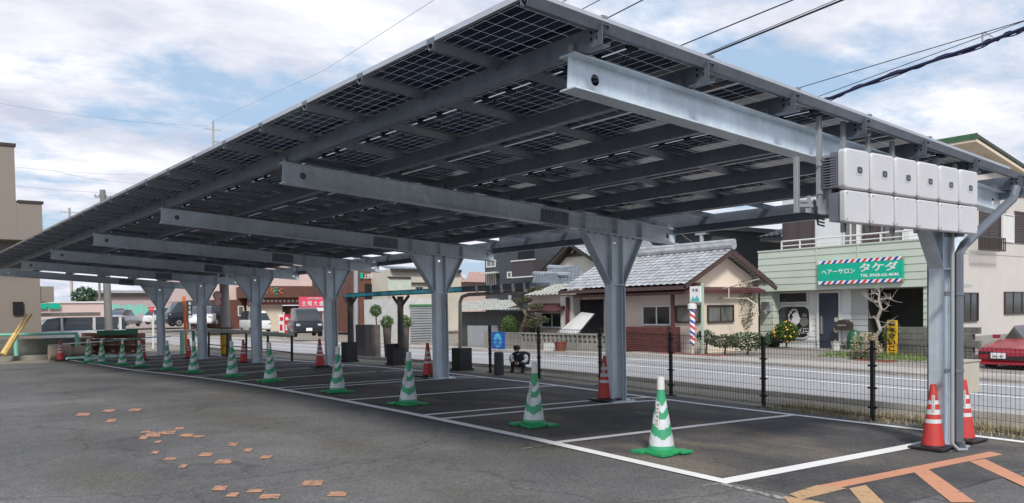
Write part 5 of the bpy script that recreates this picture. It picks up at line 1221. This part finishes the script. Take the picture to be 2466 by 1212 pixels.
for _ in range(26):
    d=Vector((-abs(random.gauss(0,1)),random.gauss(0,1),random.gauss(0,1))).normalized(); c=Vector((q.x+d.x*.31,q.y+d.y*.48,q.z+d.z*.38)); b.lathe([(.012,-.03),(.032,0),(.012,.03)],c,6)
o=b.build('fruit',mat('orange_fruit',(.8,.42,.05),.5),None); o.parent=[x for x in bpy.data.objects if x.name=='citrus_bush'][0]; o.data.transform(WM(o.parent).inverted()); o['kind']='stuff'
q=onX(1862,818,25.9); shrub('dark_low_bush',(q.x,q.y,q.z),(.3,.35,.3),900,.05,M_LEAFD,'small dark bush at the foot of the green pier')
for k,(px,py,l,rx,rz2,m,lab) in enumerate([(1790,735,23.5,.5,.9,M_LEAF,'straggly olive shrub between the peach house and the salon'),(1700,812,21,.35,.25,M_LEAFD,'small dark plant under the peach house window'),(1745,822,20.8,.6,.22,M_LEAF,'low brown-green plants right of the barber pole'),(1800,822,21.5,.8,.3,M_LEAFD,'low dark planting by the salon corner'),(2025,835,26.4,.25,.2,M_LEAFG,'light green potted plant right of the salon door'),(2085,840,23,.5,.5,M_DRY,'tangle of bare twigs at the foot of the dead tree'),(2080,870,22,.5,.35,M_LEAF,'brown green bush left of the red planter'),(2145,800,24.3,.3,.4,M_LEAFG,'yellow green climber beside the yellow banner')]):
    q=onX(px,py,l); shrub(['garden_shrub','garden_plant'][k%2],(q.x,q.y,q.z),(rx*.7,rx,rz2),int(700*rx/.4),.04,m,lab,'shrub')
b=MB()
for (px,py,l,w_,h) in ((2108,876,21.8,.5,.35),): q=onX(px,py,l); b.box(q.x-.2,q.x+.2,q.y-w_,q.y+w_,gz(q.x,q.y),q.z+.1)
tag(b.build('red_planter',M_CLAY),'long dull red planter below the bare tree','planter')
b=MB(); q=onX(1655,862,20.2); b.box(q.x-.25,q.x+.25,q.y-1.4,q.y+1.4,gz(q.x,q.y),q.z+.12); tag(b.build('brick_planter_edge',M_CLAY),'low terracotta brick planter edge beneath the barber pole','planter')
b=MB(); q=onX(2013,850,25.5); b.lathe([(.11,0),(.16,.28),(.17,.3)],(q.x,q.y,gz(q.x,q.y)),14); tag(b.build('flower_pot',M_TRIMW,smooth=True),'small white flower pot below the salon mailbox','pot')
b=MB(); q=onX(2058,830,26.2); b.lathe([(.24,0),(.24,.45),(.16,.62),(.02,.68)],(q.x,q.y,gz(q.x,q.y)),16); tag(b.build('watering_can_stand',mat('dark_green_plastic',(.02,.10,.05),.4),smooth=True),'domed dark green garden container by the grey salon wall','container')
# dead tree
dt=thing('bare_tree',onX(2115,868,23.4),'leafless pale tree with kinked trunk in front of the garage','tree')
P=lambda px,py: onX(px,py,23.4); b=MB()
b.tube([P(2108,868),P(2114,835),P(2106,815),P(2120,795),P(2112,770),P(2122,745),P(2116,722),P(2118,704)],[.09,.07,.06,.055,.05,.045,.035,.02],7); b.build('trunk',mat('pale_dead_bark',(.32,.29,.26),.9,0,.25,5),dt)
for pts in (((2116,728),(2098,725),(2090,718),(2086,722)),((2118,722),(2135,720),(2143,716),(2146,722)),((2121,748),(2133,744),(2140,736)),((2113,770),(2103,764),(2097,766)),((2117,712),(2108,706),(2100,708)),((2120,792),(2132,786),(2140,778))):
    b=MB(); b.tube([P(*q) for q in pts],[.035]+[.018]*(len(pts)-1),5); b.build('branch',MATS['pale_dead_bark'],dt)
b=MB()
random.seed(21)
for pts in ((2090,718),(2146,722),(2100,708),(2118,704),(2140,736),(2097,766),(2140,778),(2135,720),(2122,745),(2098,725)):
    for _ in range(5):
        a=P(*pts); d=Vector((random.uniform(-.2,.2),random.uniform(-1,1),random.uniform(-.2,1))).normalized()*random.uniform(.15,.38); m_=a+d*.5+Vector((0,0,random.uniform(-.04,.04))); b.tube([a,m_,a+d],[.009,.006,.003],4)
b.build('twigs',MATS['pale_dead_bark'],dt)
tufts('roadside_grass',2500,lambda:(random.gauss(23.2,.5),random.uniform(11.4,14.6)),.05,.22,M_GRASS); tag(bpy.data.objects['roadside_grass'],cat='grass',label='fresh green grass below the grey block wall')
# ================================================================== barber pole group
bp=thing('barber_pole',onX(1669,860,20.6),'red, white and blue striped barber pole on the pavement outside the salon','barber pole')
c=onX(1668,830,20.6); top=onX(1668,744,20.6); r=.085; n=24; rows=60; b=MB(); vs=[];fs=[];ms=[]
for j in range(rows+1):
    for k in range(n): a=2*math.pi*k/n; vs.append((c.x+r*math.cos(a),c.y+r*math.sin(a),lerp(c.z,top.z,j/rows)))
for j in range(rows):
    for k in range(n):
        fs.append((j*n+k,j*n+(k+1)%n,(j+1)*n+(k+1)%n,(j+1)*n+k)); ph=((k/n)+j/rows*3.2)%1; ms.append(1 if ph<.25 else 2 if .5<ph<.72 else 0)
b.v=vs;b.f=fs;b.m=ms; b.build('striped_tube',[M_SIGNW,M_SIGNR,M_SIGNB],bp,smooth=True)
b=MB(); b.lathe([(.14,0),(.14,.14),(.09,.17)],(c.x,c.y,top.z),20); b.build('cap',M_TRIMW,bp); b=MB(); b.lathe([(.03,gz(c.x,c.y)-c.z),(.03,0),(.09,.0)],c,12); b.build('stand',M_TRIMW,bp)
sp_=thing('street_sign_post',onX(1692,860,20.7),'pale green post carrying a small white and turquoise sign above the barber pole','sign')
a=onX(1692,862,20.7); c=onX(1692,682,20.7); b=MB(); b.tube([(a.x,a.y,gz(a.x,a.y)),c],.045,8); b.tube([c-Vector((0,.25,.1)),c+Vector((0,.25,-.1))],.015,6); b.build('post',mat('pale_green_paint',(.35,.45,.36),.6),sp_)
a=onX(1688,728,20.6); c=onX(1662,690,20.6); b=MB(); b.box(20.58,20.63,a.y,c.y,a.z,c.z); bd=b.build('board',M_SIGNW,sp_)
b=MB(); b.prism([(20.575,lerp(c.y,a.y,s),lerp(c.z,a.z,t)) for s,t in ((.05,.95),(.3,.62),(.45,.8),(.7,.55),(.95,.95))],(-.003,0,0)); b.build('painted_hills',mat('turq',(.1,.45,.4)),bd)
text_obj('sign_character','市',.2,M_INK,face_frame((20.576,lerp(c.y,a.y,.35),lerp(c.z,a.z,.25)),(-1,0,0)),bd,.002,fit=(.1,.1)); text_obj('sign_character','営',.2,M_INK,face_frame((20.576,lerp(c.y,a.y,.65),lerp(c.z,a.z,.25)),(-1,0,0)),bd,.002,fit=(.1,.1))
gf=thing('canopy_frame',onX(1760,720,22),'bare beige pipe frame of an awning between the house and salon','frame')
b=MB(); P=lambda px,py: onX(px,py,22.2)
b.tube([P(1694,725),P(1716,719),P(1800,719),P(1822,735),P(1826,760)],.025,6); b.tube([P(1716,719),P(1716,703),P(1828,672)],.02,6); b.tube([P(1755,719),P(1755,692)],.02,6); b.build('pipe',mat('beige_pipe',(.5,.45,.36),.5),gf)
# ================================================================== shelter, planters, bollards
LSH=11.95
def PS(px,py,l=LSH): return onX(px,py,l)
sh=thing('bus_shelter_roof',PS(960,860),'low timber and steel canopy with turquoise corrugated edge beyond the mesh fence','shelter')
a,c=PS(838,711),PS(1282,688); zr_=(a.z+c.z)/2
b=MB(); b.box(LSH-.05,LSH+.5,c.y,a.y,zr_-.02,zr_+.06); b.box(LSH-.08,LSH-.05,c.y,a.y,zr_-.08,zr_+.05); b.build('roof_slab',mat('dark_canopy_metal',(.09,.105,.12),.5,.2,.1),sh)
b=MB(); y1_=PS(1120,695).y; n=26
for k in range(n): y=lerp(y1_,a.y,k/n); y2=lerp(y1_,a.y,(k+.8)/n); b.prism([(LSH-.16,y,zr_+.03),(LSH-.16,y2,zr_+.03),(LSH-.16,y2-.02,zr_-.06),(LSH-.16,y+.02,zr_-.06)],(.1,0,0))
b.build('turquoise_edge',M_BLUEAW,sh)
for k,(px) in enumerate((1155,1190,1215,1243,1270)): 
    q=PS(px,692); b=MB(); b.bar((LSH-.1,q.y,zr_+.05),(LSH-.1,q.y-.03,zr_-.13),.05,.05); b.build('bracket',M_TIN,sh)
b=MB(); b.tube([PS(1108,862),PS(1108,728),PS(1113,715),PS(1128,710),PS(1215,706),PS(1268,700)],.045,8); b.build('bent_pipe',mat('brass_pipe',(.33,.30,.25),.4,.3,.15),sh)
for px0,px1,yb in ((845,838,832),(966,975,836)):
    b=MB(); t0_,t1_=PS(px0,yb),PS(px0-2,714); b.tube([t0_,(t0_.x,t0_.y,lerp(t0_.z,t1_.z,.6)),t1_],[.10,.085,.09],9); b.tube([t1_-Vector((0,0,.3)),t1_+Vector((0,-.45,.0))],[.05,.04],6); b.tube([t1_-Vector((0,0,.3)),t1_+Vector((0,.4,.0))],[.05,.04],6); b.build('timber_post',M_TRUNKB,sh)
def planter(x0,x1,y0,y1,lab,l=11.75):
    a,c=onX(x1,y1,l),onX(x0,y0,l); a.y=c.y-.37; t=thing('black_planter',(l+.2,(a.y+c.y)/2,gz(l,a.y)),lab,'planter','black square planters by the canopy'); g=gz(l,a.y)
    b=MB(); h=c.z-g; b.prism([(l,a.y,g+.04),(l,c.y,g+.04),(l,c.y,g+h),(l,a.y,g+h)],(abs(c.y-a.y),0,0)); b.build('box',M_BLACK,t,bevel=.01); b=MB(); b.box(l-.02,l+abs(c.y-a.y)+.02,a.y-.04,c.y+.04,g,g+.05); b.build('foot',M_BLACK,t); return t
planter(821,861,824,882,'black square planter holding the left timber post of the canopy')
planter(930,958,828,880,'black square planter left of the third column, middle of the three')
planter(1087,1133,838,902,'black square planter just right of the third column')
q=onX(905,757,13.6); t=shrub('topiary_ball',(q.x,q.y,q.z+.12),(.21,.21,.21),1700,.022,M_LEAFG,'green clipped topiary ball under the turquoise canopy edge',stemr=.03); b=MB(); g=gz(q.x,q.y); b.box(q.x-.10,q.x+.10,q.y-.10,q.y+.10,g,q.z-.35); b.build('pot',M_TRUNKB,t)
for px,py,lab in ((932,776,'bright green potted shrub behind the middle black planter'),(975,776,'bright green potted shrub left of the third column')):
    q=onX(px,py,13.3); t=shrub('potted_shrub',(q.x,q.y,q.z),(.2,.26,.22),900,.03,M_LEAFG,lab); b=MB(); g=gz(q.x,q.y); b.lathe([(.09,g),(.14,q.z-.12),(.15,q.z-.1)],(q.x,q.y,0),14); b.build('pot',M_TRUNKB,t)
b=MB(); q0=onX(856,782,13.8); q=onX(880,828,13.8); b.box(13.8,14.1,q.y,q0.y,gz(13.8,q.y),q0.z); tag(b.build('dark_pot',M_BLACK),'tall dark pot under the left end of the canopy','pot')
# stone bollard, blue sign, rubber post
bo=thing('stone_bollard',onX(1202,909,11.75),'thick dark flat topped bollard left of the crouching person','bollard')
q=onX(1202,909,11.75); g=gz(q.x,q.y); zt2=onX(1202,848,11.75).z
b=MB(); b.lathe([(.115,0),(.11,zt2-g-.02),(.09,zt2-g)],(q.x,q.y,g),20); b.build('shaft',mat('dark_granite',(.05,.058,.066),.6,0,.2,10),bo,smooth=True)
bs=thing('blue_roundel_sign',onX(1200,870,18.9),'square blue sign with a pale cyan roundel behind the stone bollard','sign')
a,c=onX(1216,841,18.9),onX(1184,799,18.9); b=MB(); b.box(18.88,18.93,a.y,c.y,a.z,c.z); bd=b.build('board',mat('deep_blue_board',(.02,.10,.38),.4),bs)
b=MB(); cc=Vector((18.875,(a.y+c.y)/2,(a.z+c.z)/2)); R_=(c.z-a.z)*.42
ring=lambda r: [cc+Vector((0,math.cos(k*math.pi/12)*r*.9,math.sin(k*math.pi/12)*r)) for k in range(24)]
b.prism(ring(R_),(-.004,0,0)); b.build('roundel',mat('cyan_roundel',(.10,.50,.75),.4),bd)
b=MB(); b.prism([p+Vector((-.006,0,0)) for p in ring(R_*.35)],(-.003,0,0)); 
for k in range(-3,4): b.box(18.862,18.868,cc.y+k*.045-.012,cc.y+k*.045+.012,cc.z-R_*.75,cc.z-R_*.25)
b.box(18.860,18.868,cc.y-R_*.9,cc.y+R_*.9,cc.z-.02,cc.z+.02); b.build('emblem_marks',mat('deep_blue_marks',(.03,.12,.45),.4),bd)
b=MB(); b.tube([(18.95,cc.y,gz(19,cc.y)),(18.95,cc.y,a.z+.1)],.03,8); b.build('post',M_TIN,bs)
b=MB(); q=onX(1178,860,19.0); q2=onX(1178,828,19.0); b.tube([q,q2],.05,10,0); b.tube([q2-Vector((0,0,.14)),q2-Vector((0,0,.10))],.054,10,1); b.tube([q2-Vector((0,0,.06)),q2-Vector((0,0,.03))],.054,10,1)
tag(b.build('rubber_lane_post',[M_BLACK,M_SIGNW]),'slim black lane post with pale rings by the blue roundel sign','bollard')
# ================================================================== guard rail fence further along the road
gr=thing('roadside_guard_rail',G(600,868),'low roadside guard rail of dark posts with a pale top rail between the far columns','guard rail')
pp=[(503,858),(547,860),(593,862),(645,866),(703,870)]
tops=[]
for px,py in pp:
    g=G(px,py); d=(g-EYE).dot(fw); t=onD(px,py-62,d); tops.append(t); b=MB(); b.tube([g,t],.04,8); b.build('post',M_BLKMET,gr)
b=MB(); b.tube([tops[0]+(tops[0]-tops[1])*.7]+tops,.075,8); b.build('top_rail',mat('pale_rail_paint',(.52,.50,.44),.5),gr)
b=MB(); b.tube([p-Vector((0,0,.55)) for p in [tops[0]+(tops[0]-tops[1])*.7]+tops],.02,6); b.build('lower_rail',M_BLKMET,gr)
g2r=thing('mint_post_barrier',G(450,850),'short mint and dark green posts under a pale rail beside the orange pole','barrier')
for px,w_,m in ((439,.09,M_MINT),(466,.06,mat('deep_green_post',(.02,.18,.10),.5))):
    g=G(px,852); d=(g-EYE).dot(fw); b=MB(); b.tube([g,onD(px,797,d)],w_,8); b.build('post',m,g2r)
b=MB(); g=G(450,852); d=(g-EYE).dot(fw); b.tube([onD(398,799,d),onD(470,796,d*1.0)],.05,8); b.build('rail',M_TRIMW,g2r)
# orange pole with black banner, stop sign, white pole
b=MB(); a,c=onD(449,846,38),onD(443,714,38); b.tube([a,c],.07,8); tag(b.build('orange_pole',M_ORANGEP),'bright orange pole between the sixth and seventh columns','pole')
bk=thing('black_vertical_sign',onD(457,790,60),'black vertical sign board with white characters right of the orange pole','sign')
a,c=onD(463,778,60),onD(451,726,60); A_s=a.y; a=onY(463,778,A_s); c=onY(451,726,A_s)
b=MB(); b.box(c.x,a.x,A_s,A_s+.1,a.z,c.z); b.build('board',M_BLACK,bk)
for k,ch in enumerate('和食処空席'): text_obj('sign_character',ch,1,M_SIGNW,face_frame(((a.x+c.x)/2,A_s-.01,lerp(c.z,a.z,(k+.5)/5)),(0,-1,0)),bk,.01,fit=((a.x-c.x)*.6,(c.z-a.z)/5*.75),bold=.01)
b=MB(); b.tube([((a.x+c.x)/2,A_s+.05,a.z),((a.x+c.x)/2,A_s+.05,gz(a.x,A_s))],.05,6); b.build('pole',M_TIN,bk)
st_=thing('stop_sign',onD(368,850,42),'red inverted triangle stop sign on a white pole left of the seventh column','sign')
a=onD(369,848,42); c=onD(369,752,42); b=MB(); b.tube([a,c],.05,8); b.build('pole',M_TRIMW,st_)
q=onY(365,746,a.y-.1); b=MB(); b.prism([(q.x-.18,q.y,q.z+.12),(q.x+.18,q.y,q.z+.12),(q.x,q.y,q.z-.2)],(0,.03,0)); pl_=b.build('plate',M_SIGNR,st_); text_obj('stop_lettering','止まれ',.2,M_SIGNW,face_frame((q.x,q.y-.01,q.z+.03),(0,-1,0)),pl_,.004,fit=(.22,.08))
# convex mirror like round signs on the concrete pole
# ================================================================== utility poles and wires
def upole(name,label,base,top,r0,r1,arms=(),m=None):
    t=thing(name,base,label,'utility pole'); b=MB(); b.tube([base,top],[r0,r1],12); b.build('shaft',m or M_POLE,t,smooth=True)
    for (h,wd) in arms:
        b=MB(); b.bar(Vector(top)-Vector((wd,0,h)),Vector(top)+Vector((wd,0,-h)),.08,.08)
        for s in (-1,-.5,.5,1): b.lathe([(.04,0),(.05,.06),(.025,.14)],Vector(top)+Vector((s*wd*.95,0,-h+.04)),8)
        b.build('crossarm',M_TIN,t)
    return t
d=34.; a=G(546,858); d=(a-EYE).dot(fw); c=onD(530,420,d); pA=c
t=upole('concrete_utility_pole','thick pale concrete utility pole between the fifth and sixth columns',a,c,.19,.15,((.5,.6),))
for py,rr_ in ((712,.17),(728,.15)): q=onD(524,py,d-.4); b=MB(); b.tube([(q.x,q.y,q.z),(q.x,q.y+.03,q.z)],rr_,16,0); b.tube([(q.x,q.y-.01,q.z),(q.x,q.y,q.z)],rr_*.8,16,1); b.build('round_sign',[M_CAST,M_PINKW],t)
q=a; b=MB(); b.tube([q,q+Vector((0,0,1.1))],.2,12,0)
for k in range(5): an=2+k*.5; b.box(q.x+math.cos(an)*.2-.03,q.x+math.cos(an)*.2+.03,q.y-abs(math.sin(an))*.21-.01,q.y,q.z+.1,q.z+.8,1)
b.build('base_guard',[M_CONCD,M_SIGNY],t)
a=onD(265,852,41); c=onD(247,458,41); pB=c; t=upole('leaning_grey_pole','tall grey utility pole rising past the roof edge behind the striped cones',onZ(266,856,.0) if False else a,c,.2,.13,((.35,.35),(.9,.3)),mat('grey_pole',(.20,.20,.19),.85,0,.15,1))
a=onD(175,775,95); c=onD(167,501,95); pC=c; upole('thin_distant_pole','thin distant utility pole above the left part of the roof edge',a,c,.17,.12,((.5,.9),))
a=onD(518,790,120); c=onD(513,292,120); pD=c; t=upole('distant_mast_pole','very tall thin distant pole with insulators above the roof line',a,c,.2,.14,((1.2,1.2),))
b=MB(); q=onD(532,357,120); b.lathe([(.5,-.9),(.55,0),(.45,.9)],q,12); b.bar(q-Vector((1,0,-.8)),q+Vector((1.6,0,.8)),.15,.15); b.build('transformer',M_TIN,t)
a=onD(241,790,80); c=onD(238,600,80); upole('slim_dark_pole','slim dark pole left of the leaning grey pole under the roof',a,c,.12,.1,m=mat('grey_pole',(.2,.2,.19)))
a=onX(857,865,14.2); c=onX(857,560,14.2); t=upole('pale_steel_pole','pale steel pole standing behind the left end of the canopy',Vector((a.x,a.y,gz(a.x,a.y))),c,.085,.08,m=M_TIN); pE=c
def wire(name,label,pts,r,m,group=None,sag=0,n=10):
    P_=[]
    for a,c in zip(pts[:-1],pts[1:]):
        for i in range(n): s=i/n; p=Vector(a).lerp(Vector(c),s); p.z-=sag*4*s*(1-s); P_.append(p)
    P_.append(Vector(pts[-1])); b=MB(); b.tube(P_,r,6); return tag(b.build(name,m),label,'wire',group)
M_WIRE=mat('black_cable',(.03,.03,.035),.6); M_WIREB=mat('blue_black_cable',(.02,.022,.07),.5); M_WIREG=mat('grey_cable',(.25,.27,.3),.6)
def two(x0,y0,x1,y1,l=13.4,e0=.6,e1=.6):     # straight run of cable in the vertical plane over the verge
    a,c=onX(x0,y0,l),onX(x1,y1,l); d=c-a; return [a-d*e0,a,c,c+d*e1]
for k,(x0,y0,x1,y1,r,lab) in enumerate([(1330,18,1366,-1,.010,'short dark wire at the top edge nearest the roof corner'),(1375,37,1448,-2,.010,'dark wire at the top edge, second from the roof corner'),(1437,57,1548,0,.013,'dark wire at the top edge, third from the roof corner'),(1610,122,1912,-1,.012,'single dark wire crossing the sky right of the roof peak'),(1672,146,2034,-2,.018,'thick dark cable crossing the upper sky'),(1672,142,2026,-5,.007,'thin wire running just above the thick dark cable'),(1890,222,2466,50,.007,'thin wire rising to the clamp above the blue cable bundle'),(1945,242,2300,112,.006,'thin support wire just above the blue cable bundle')]):
    wire('overhead_wire',lab,two(x0,y0,x1,y1),r,M_WIRE,'overhead wires',.0)
pts=[onX(x,y,13.4) for x,y in ((1700,345),(1965,250),(2130,186),(2368,106),(2466,68),(2700,-25))]
b=MB(); P_=[]
for a,c in zip(pts[:-1],pts[1:]):
    for i in range(14): P_.append(a.lerp(c,i/14))
b.tube(P_,.028,8); tw=[]
for i,p in enumerate(P_): tw.append(p+Vector((0,math.cos(i*.9)*.02,math.sin(i*.9)*.035)))
b.tube(tw,.014,6); b.tube([p+Vector((0,0,-.03-.02*math.sin(i*.5))) for i,p in enumerate(P_)],.010,6)
tag(b.build('cable_bundle',M_WIREB),'thick twisted blue-black cable bundle crossing the sky at upper right','cable')
a,c=onX(2366,80,13.4),onX(2366,111,13.4); e_=onX(2395,92,13.4); b=MB(); b.tube([a,c],.012,6); b.tube([a+Vector((0,-.02,.01)),onX(2372,78,13.4),e_],.008,6); b.tube([onX(2372,110,13.4),onX(2400,98,13.4)],.006,6)
for p in (a,c,onX(2372,78,13.4)): b.lathe([(.005,-.02),(.022,0),(.005,.02)],p,8)
tag(b.build('cable_clamp',M_WIREG),'metal spacer clamp tying the thin wire to the blue cable bundle','clamp')
wire('overhead_wire','long thin wire climbing from the distant mast to the top of the sky',[pD,onD(780,170,70),onD(1042,2,45),onD(1200,-110,38)],.012,M_WIREG,'overhead wires')
for k,(x0,y0,x1,y1,lab) in enumerate([(-60,238,500,303,'faint grey wire running left from the distant mast'),(-40,393,470,418,'faint wire low in the left sky, upper of the pair'),(-40,440,560,466,'faint wire low in the left sky, lower of the pair'),(130,412,420,440,'faint thin wire in the left sky between the pair')]):
    wire('overhead_wire',lab,[onD(x0,y0,90),onD(x1,y1,115)],.014,M_WIREG,'overhead wires',.6)
for (x0,y0,x1,y1,lab) in ((1715,582,1850,588,'faint wire across the sky gap beside the salon, upper'),(1700,592,1900,595,'faint wire across the sky gap beside the salon, middle'),(1720,611,1830,604,'faint bluish wire across the sky gap beside the salon, lowest')): wire('overhead_wire',lab,[onD(x0,y0,50),onD(x1,y1,50)],.012,M_WIREG,'overhead wires',.05)
a=onX(1627,553,11.5); wire('overhead_wire','thin guy wire hanging from the rear end of the second beam',[a,onD(1735,615,32)],.006,M_WIREG,'overhead wires',.1)
# ================================================================== crouching person
pr_=onX(1250,912,12.6); gp_=gz(12.6,pr_.y); pe=thing('person',(12.6,pr_.y,gp_),'crouching person with dark hair, dark vest and white sleeves, wearing a navy backpack','person')
# local frame: faces the camera side (-x, slightly +y); built at human scale, crouched
BX,BY,BZ=12.6,pr_.y,gp_
def skin(name,verts,edges,radii,m,parent,sub=2):
    me=bpy.data.meshes.new(name); me.from_pydata([tuple(Vector(v)) for v in verts],edges,[]); o=bpy.data.objects.new(name,me); COL.objects.link(o)
    md=o.modifiers.new('skin','SKIN')
    for i,r in enumerate(radii): 
        rr2=r if isinstance(r,tuple) else (r,r); me.skin_vertices[0].data[i].radius=rr2
    me.skin_vertices[0].data[0].use_root=True
    md.use_smooth_shade=True; sb=o.modifiers.new('sub','SUBSURF'); sb.levels=sub; sb.render_levels=sub
    me.materials.append(m); bpy.context.view_layer.update()
    ev=o.evaluated_get(bpy.context.evaluated_depsgraph_get()); m2=bpy.data.meshes.new_from_object(ev); bpy.data.objects.remove(o)
    m2.materials.clear(); m2.materials.append(m)
    for p in m2.polygons: p.use_smooth=True
    o=bpy.data.objects.new(name,m2); COL.objects.link(o); o.parent=parent; return o
# x: toward -x is the front; y: +y is image left
V=[(.10,0,.20),(.08,0,.32),(.02,0,.43),(-.05,.02,.50),(-.09,.02,.545),(-.13,.03,.60),
   (.0,.17,.45),(-.09,.20,.33),(-.23,.10,.27),(-.29,.05,.255),
   (.0,-.17,.45),(-.07,-.22,.32),(-.22,-.12,.25),(-.29,-.05,.25),
   (.06,.10,.19),(-.22,.14,.27),(-.12,.14,.07),(-.22,.15,.03),
   (.06,-.10,.19),(-.22,-.14,.27),(-.12,-.14,.07),(-.22,-.15,.03)]
E_=[(0,1),(1,2),(2,3),(3,4),(4,5),(2,6),(6,7),(7,8),(8,9),(2,10),(10,11),(11,12),(12,13),(0,14),(14,15),(15,16),(16,17),(0,18),(18,19),(19,20),(20,21)]
RR=[(.12,.13),(.12,.14),(.11,.13),.055,.05,.06,.058,.045,.035,.028,.058,.045,.035,.028,.085,.06,.042,.035,.085,.06,.042,.035]
body=skin('body',V,E_,RR,M_NAVY,pe)
skin('white_sleeve',[(.0,.16,.46),(-.05,.20,.40),(-.09,.205,.33),(-.17,.15,.29),(-.24,.10,.265)],[(i,i+1) for i in range(4)],[.066,.062,.055,.048,.04],M_SHIRT,pe)
skin('white_sleeve',[(.0,-.16,.46),(-.05,-.21,.39),(-.07,-.225,.32),(-.15,-.17,.28),(-.23,-.12,.25)],[(i,i+1) for i in range(4)],[.066,.062,.055,.048,.04],M_SHIRT,pe)
skin('collar',[(-.055,.06,.505),(-.09,.03,.475),(-.075,-.03,.50)],[(0,1),(1,2)],[.018,.018,.018],M_SHIRT,pe)
hd=skin('head',[(-.12,.03,.575),(-.15,.03,.62),(-.14,.03,.665),(-.20,.03,.585),(-.195,.03,.62)],[(0,1),(1,2),(1,4),(0,3)],[(.055,.06),(.082,.08),(.07,.07),.035,.05],M_SKIN,pe)
skin('hair',[(-.07,.03,.585),(-.12,.03,.65),(-.185,.03,.655),(-.06,.03,.64),(-.13,.095,.61),(-.13,-.035,.61),(-.225,.03,.615)],[(0,3),(3,1),(1,2),(1,4),(1,5),(2,6)],[.08,.10,.085,.085,.05,.05,.045],M_HAIR,pe)
for s in (-1,1):
    b=MB(); b.lathe([(.004,-.009),(.011,0),(.004,.009)],(-.247,.03+s*.03,.60),8); o=b.build('eye',M_INK,None,inv=Matrix()); o.parent=hd
# hands holding a small phone
for s in (-1,1):
    skin('hand',[(-.29,s*.045,.252),(-.325,s*.04,.25),(-.345,s*.03,.247)],[(0,1),(1,2)],[(.022,.032),(.018,.036),(.014,.032)],M_SKIN,pe)
    for f in range(4): skin('finger',[(-.345,s*.035,.265-f*.016),(-.368,s*.025,.262-f*.016),(-.372,s*.006,.258-f*.015),(-.36,-s*.004,.256-f*.015)],[(0,1),(1,2),(2,3)],[.008,.0075,.007,.006],M_SKIN,pe,1)
    skin('thumb',[(-.31,s*.035,.275),(-.335,s*.018,.29),(-.352,s*.008,.288)],[(0,1),(1,2)],[.010,.009,.008],M_SKIN,pe,1)
    b=MB(); b.box(-.30,-.12,s*.145-.04,s*.145+.04,0,.07); o=b.build('shoe',M_BLACK,None,inv=Matrix(),bevel=.02); o.parent=pe
pe.scale=(.9,.9,.9)
bk_=thing('backpack',(12.6,pr_.y,gp_+.2),'navy school backpack on the back of the crouching person','bag')
b=MB(); b.prism([(.10,-.20,.02),(.10,.12,.02),(.16,.13,.30),(.08,.10,.36),(.08,-.18,.36),(.16,-.21,.30)],(.17,-.06,-.03)); o=b.build('bag_body',M_NAVY,None,inv=Matrix(),bevel=.03); o.parent=bk_
b=MB(); b.tube([(-.02,-.12,.30),(.02,-.13,.33),(.12,-.12,.32)],.02,6); o=b.build('strap',M_BLACK,None,inv=Matrix()); o.parent=bk_
b=MB(); b.tube([(-.02,.12,.30),(.02,.13,.33),(.12,.10,.32)],.02,6); o=b.build('strap',M_BLACK,None,inv=Matrix()); o.parent=bk_
pe.rotation_euler=(0,0,.72); bk_.rotation_euler=(0,0,.72); bk_.scale=(.9,.9,.9); bk_.location.z=gp_+.17
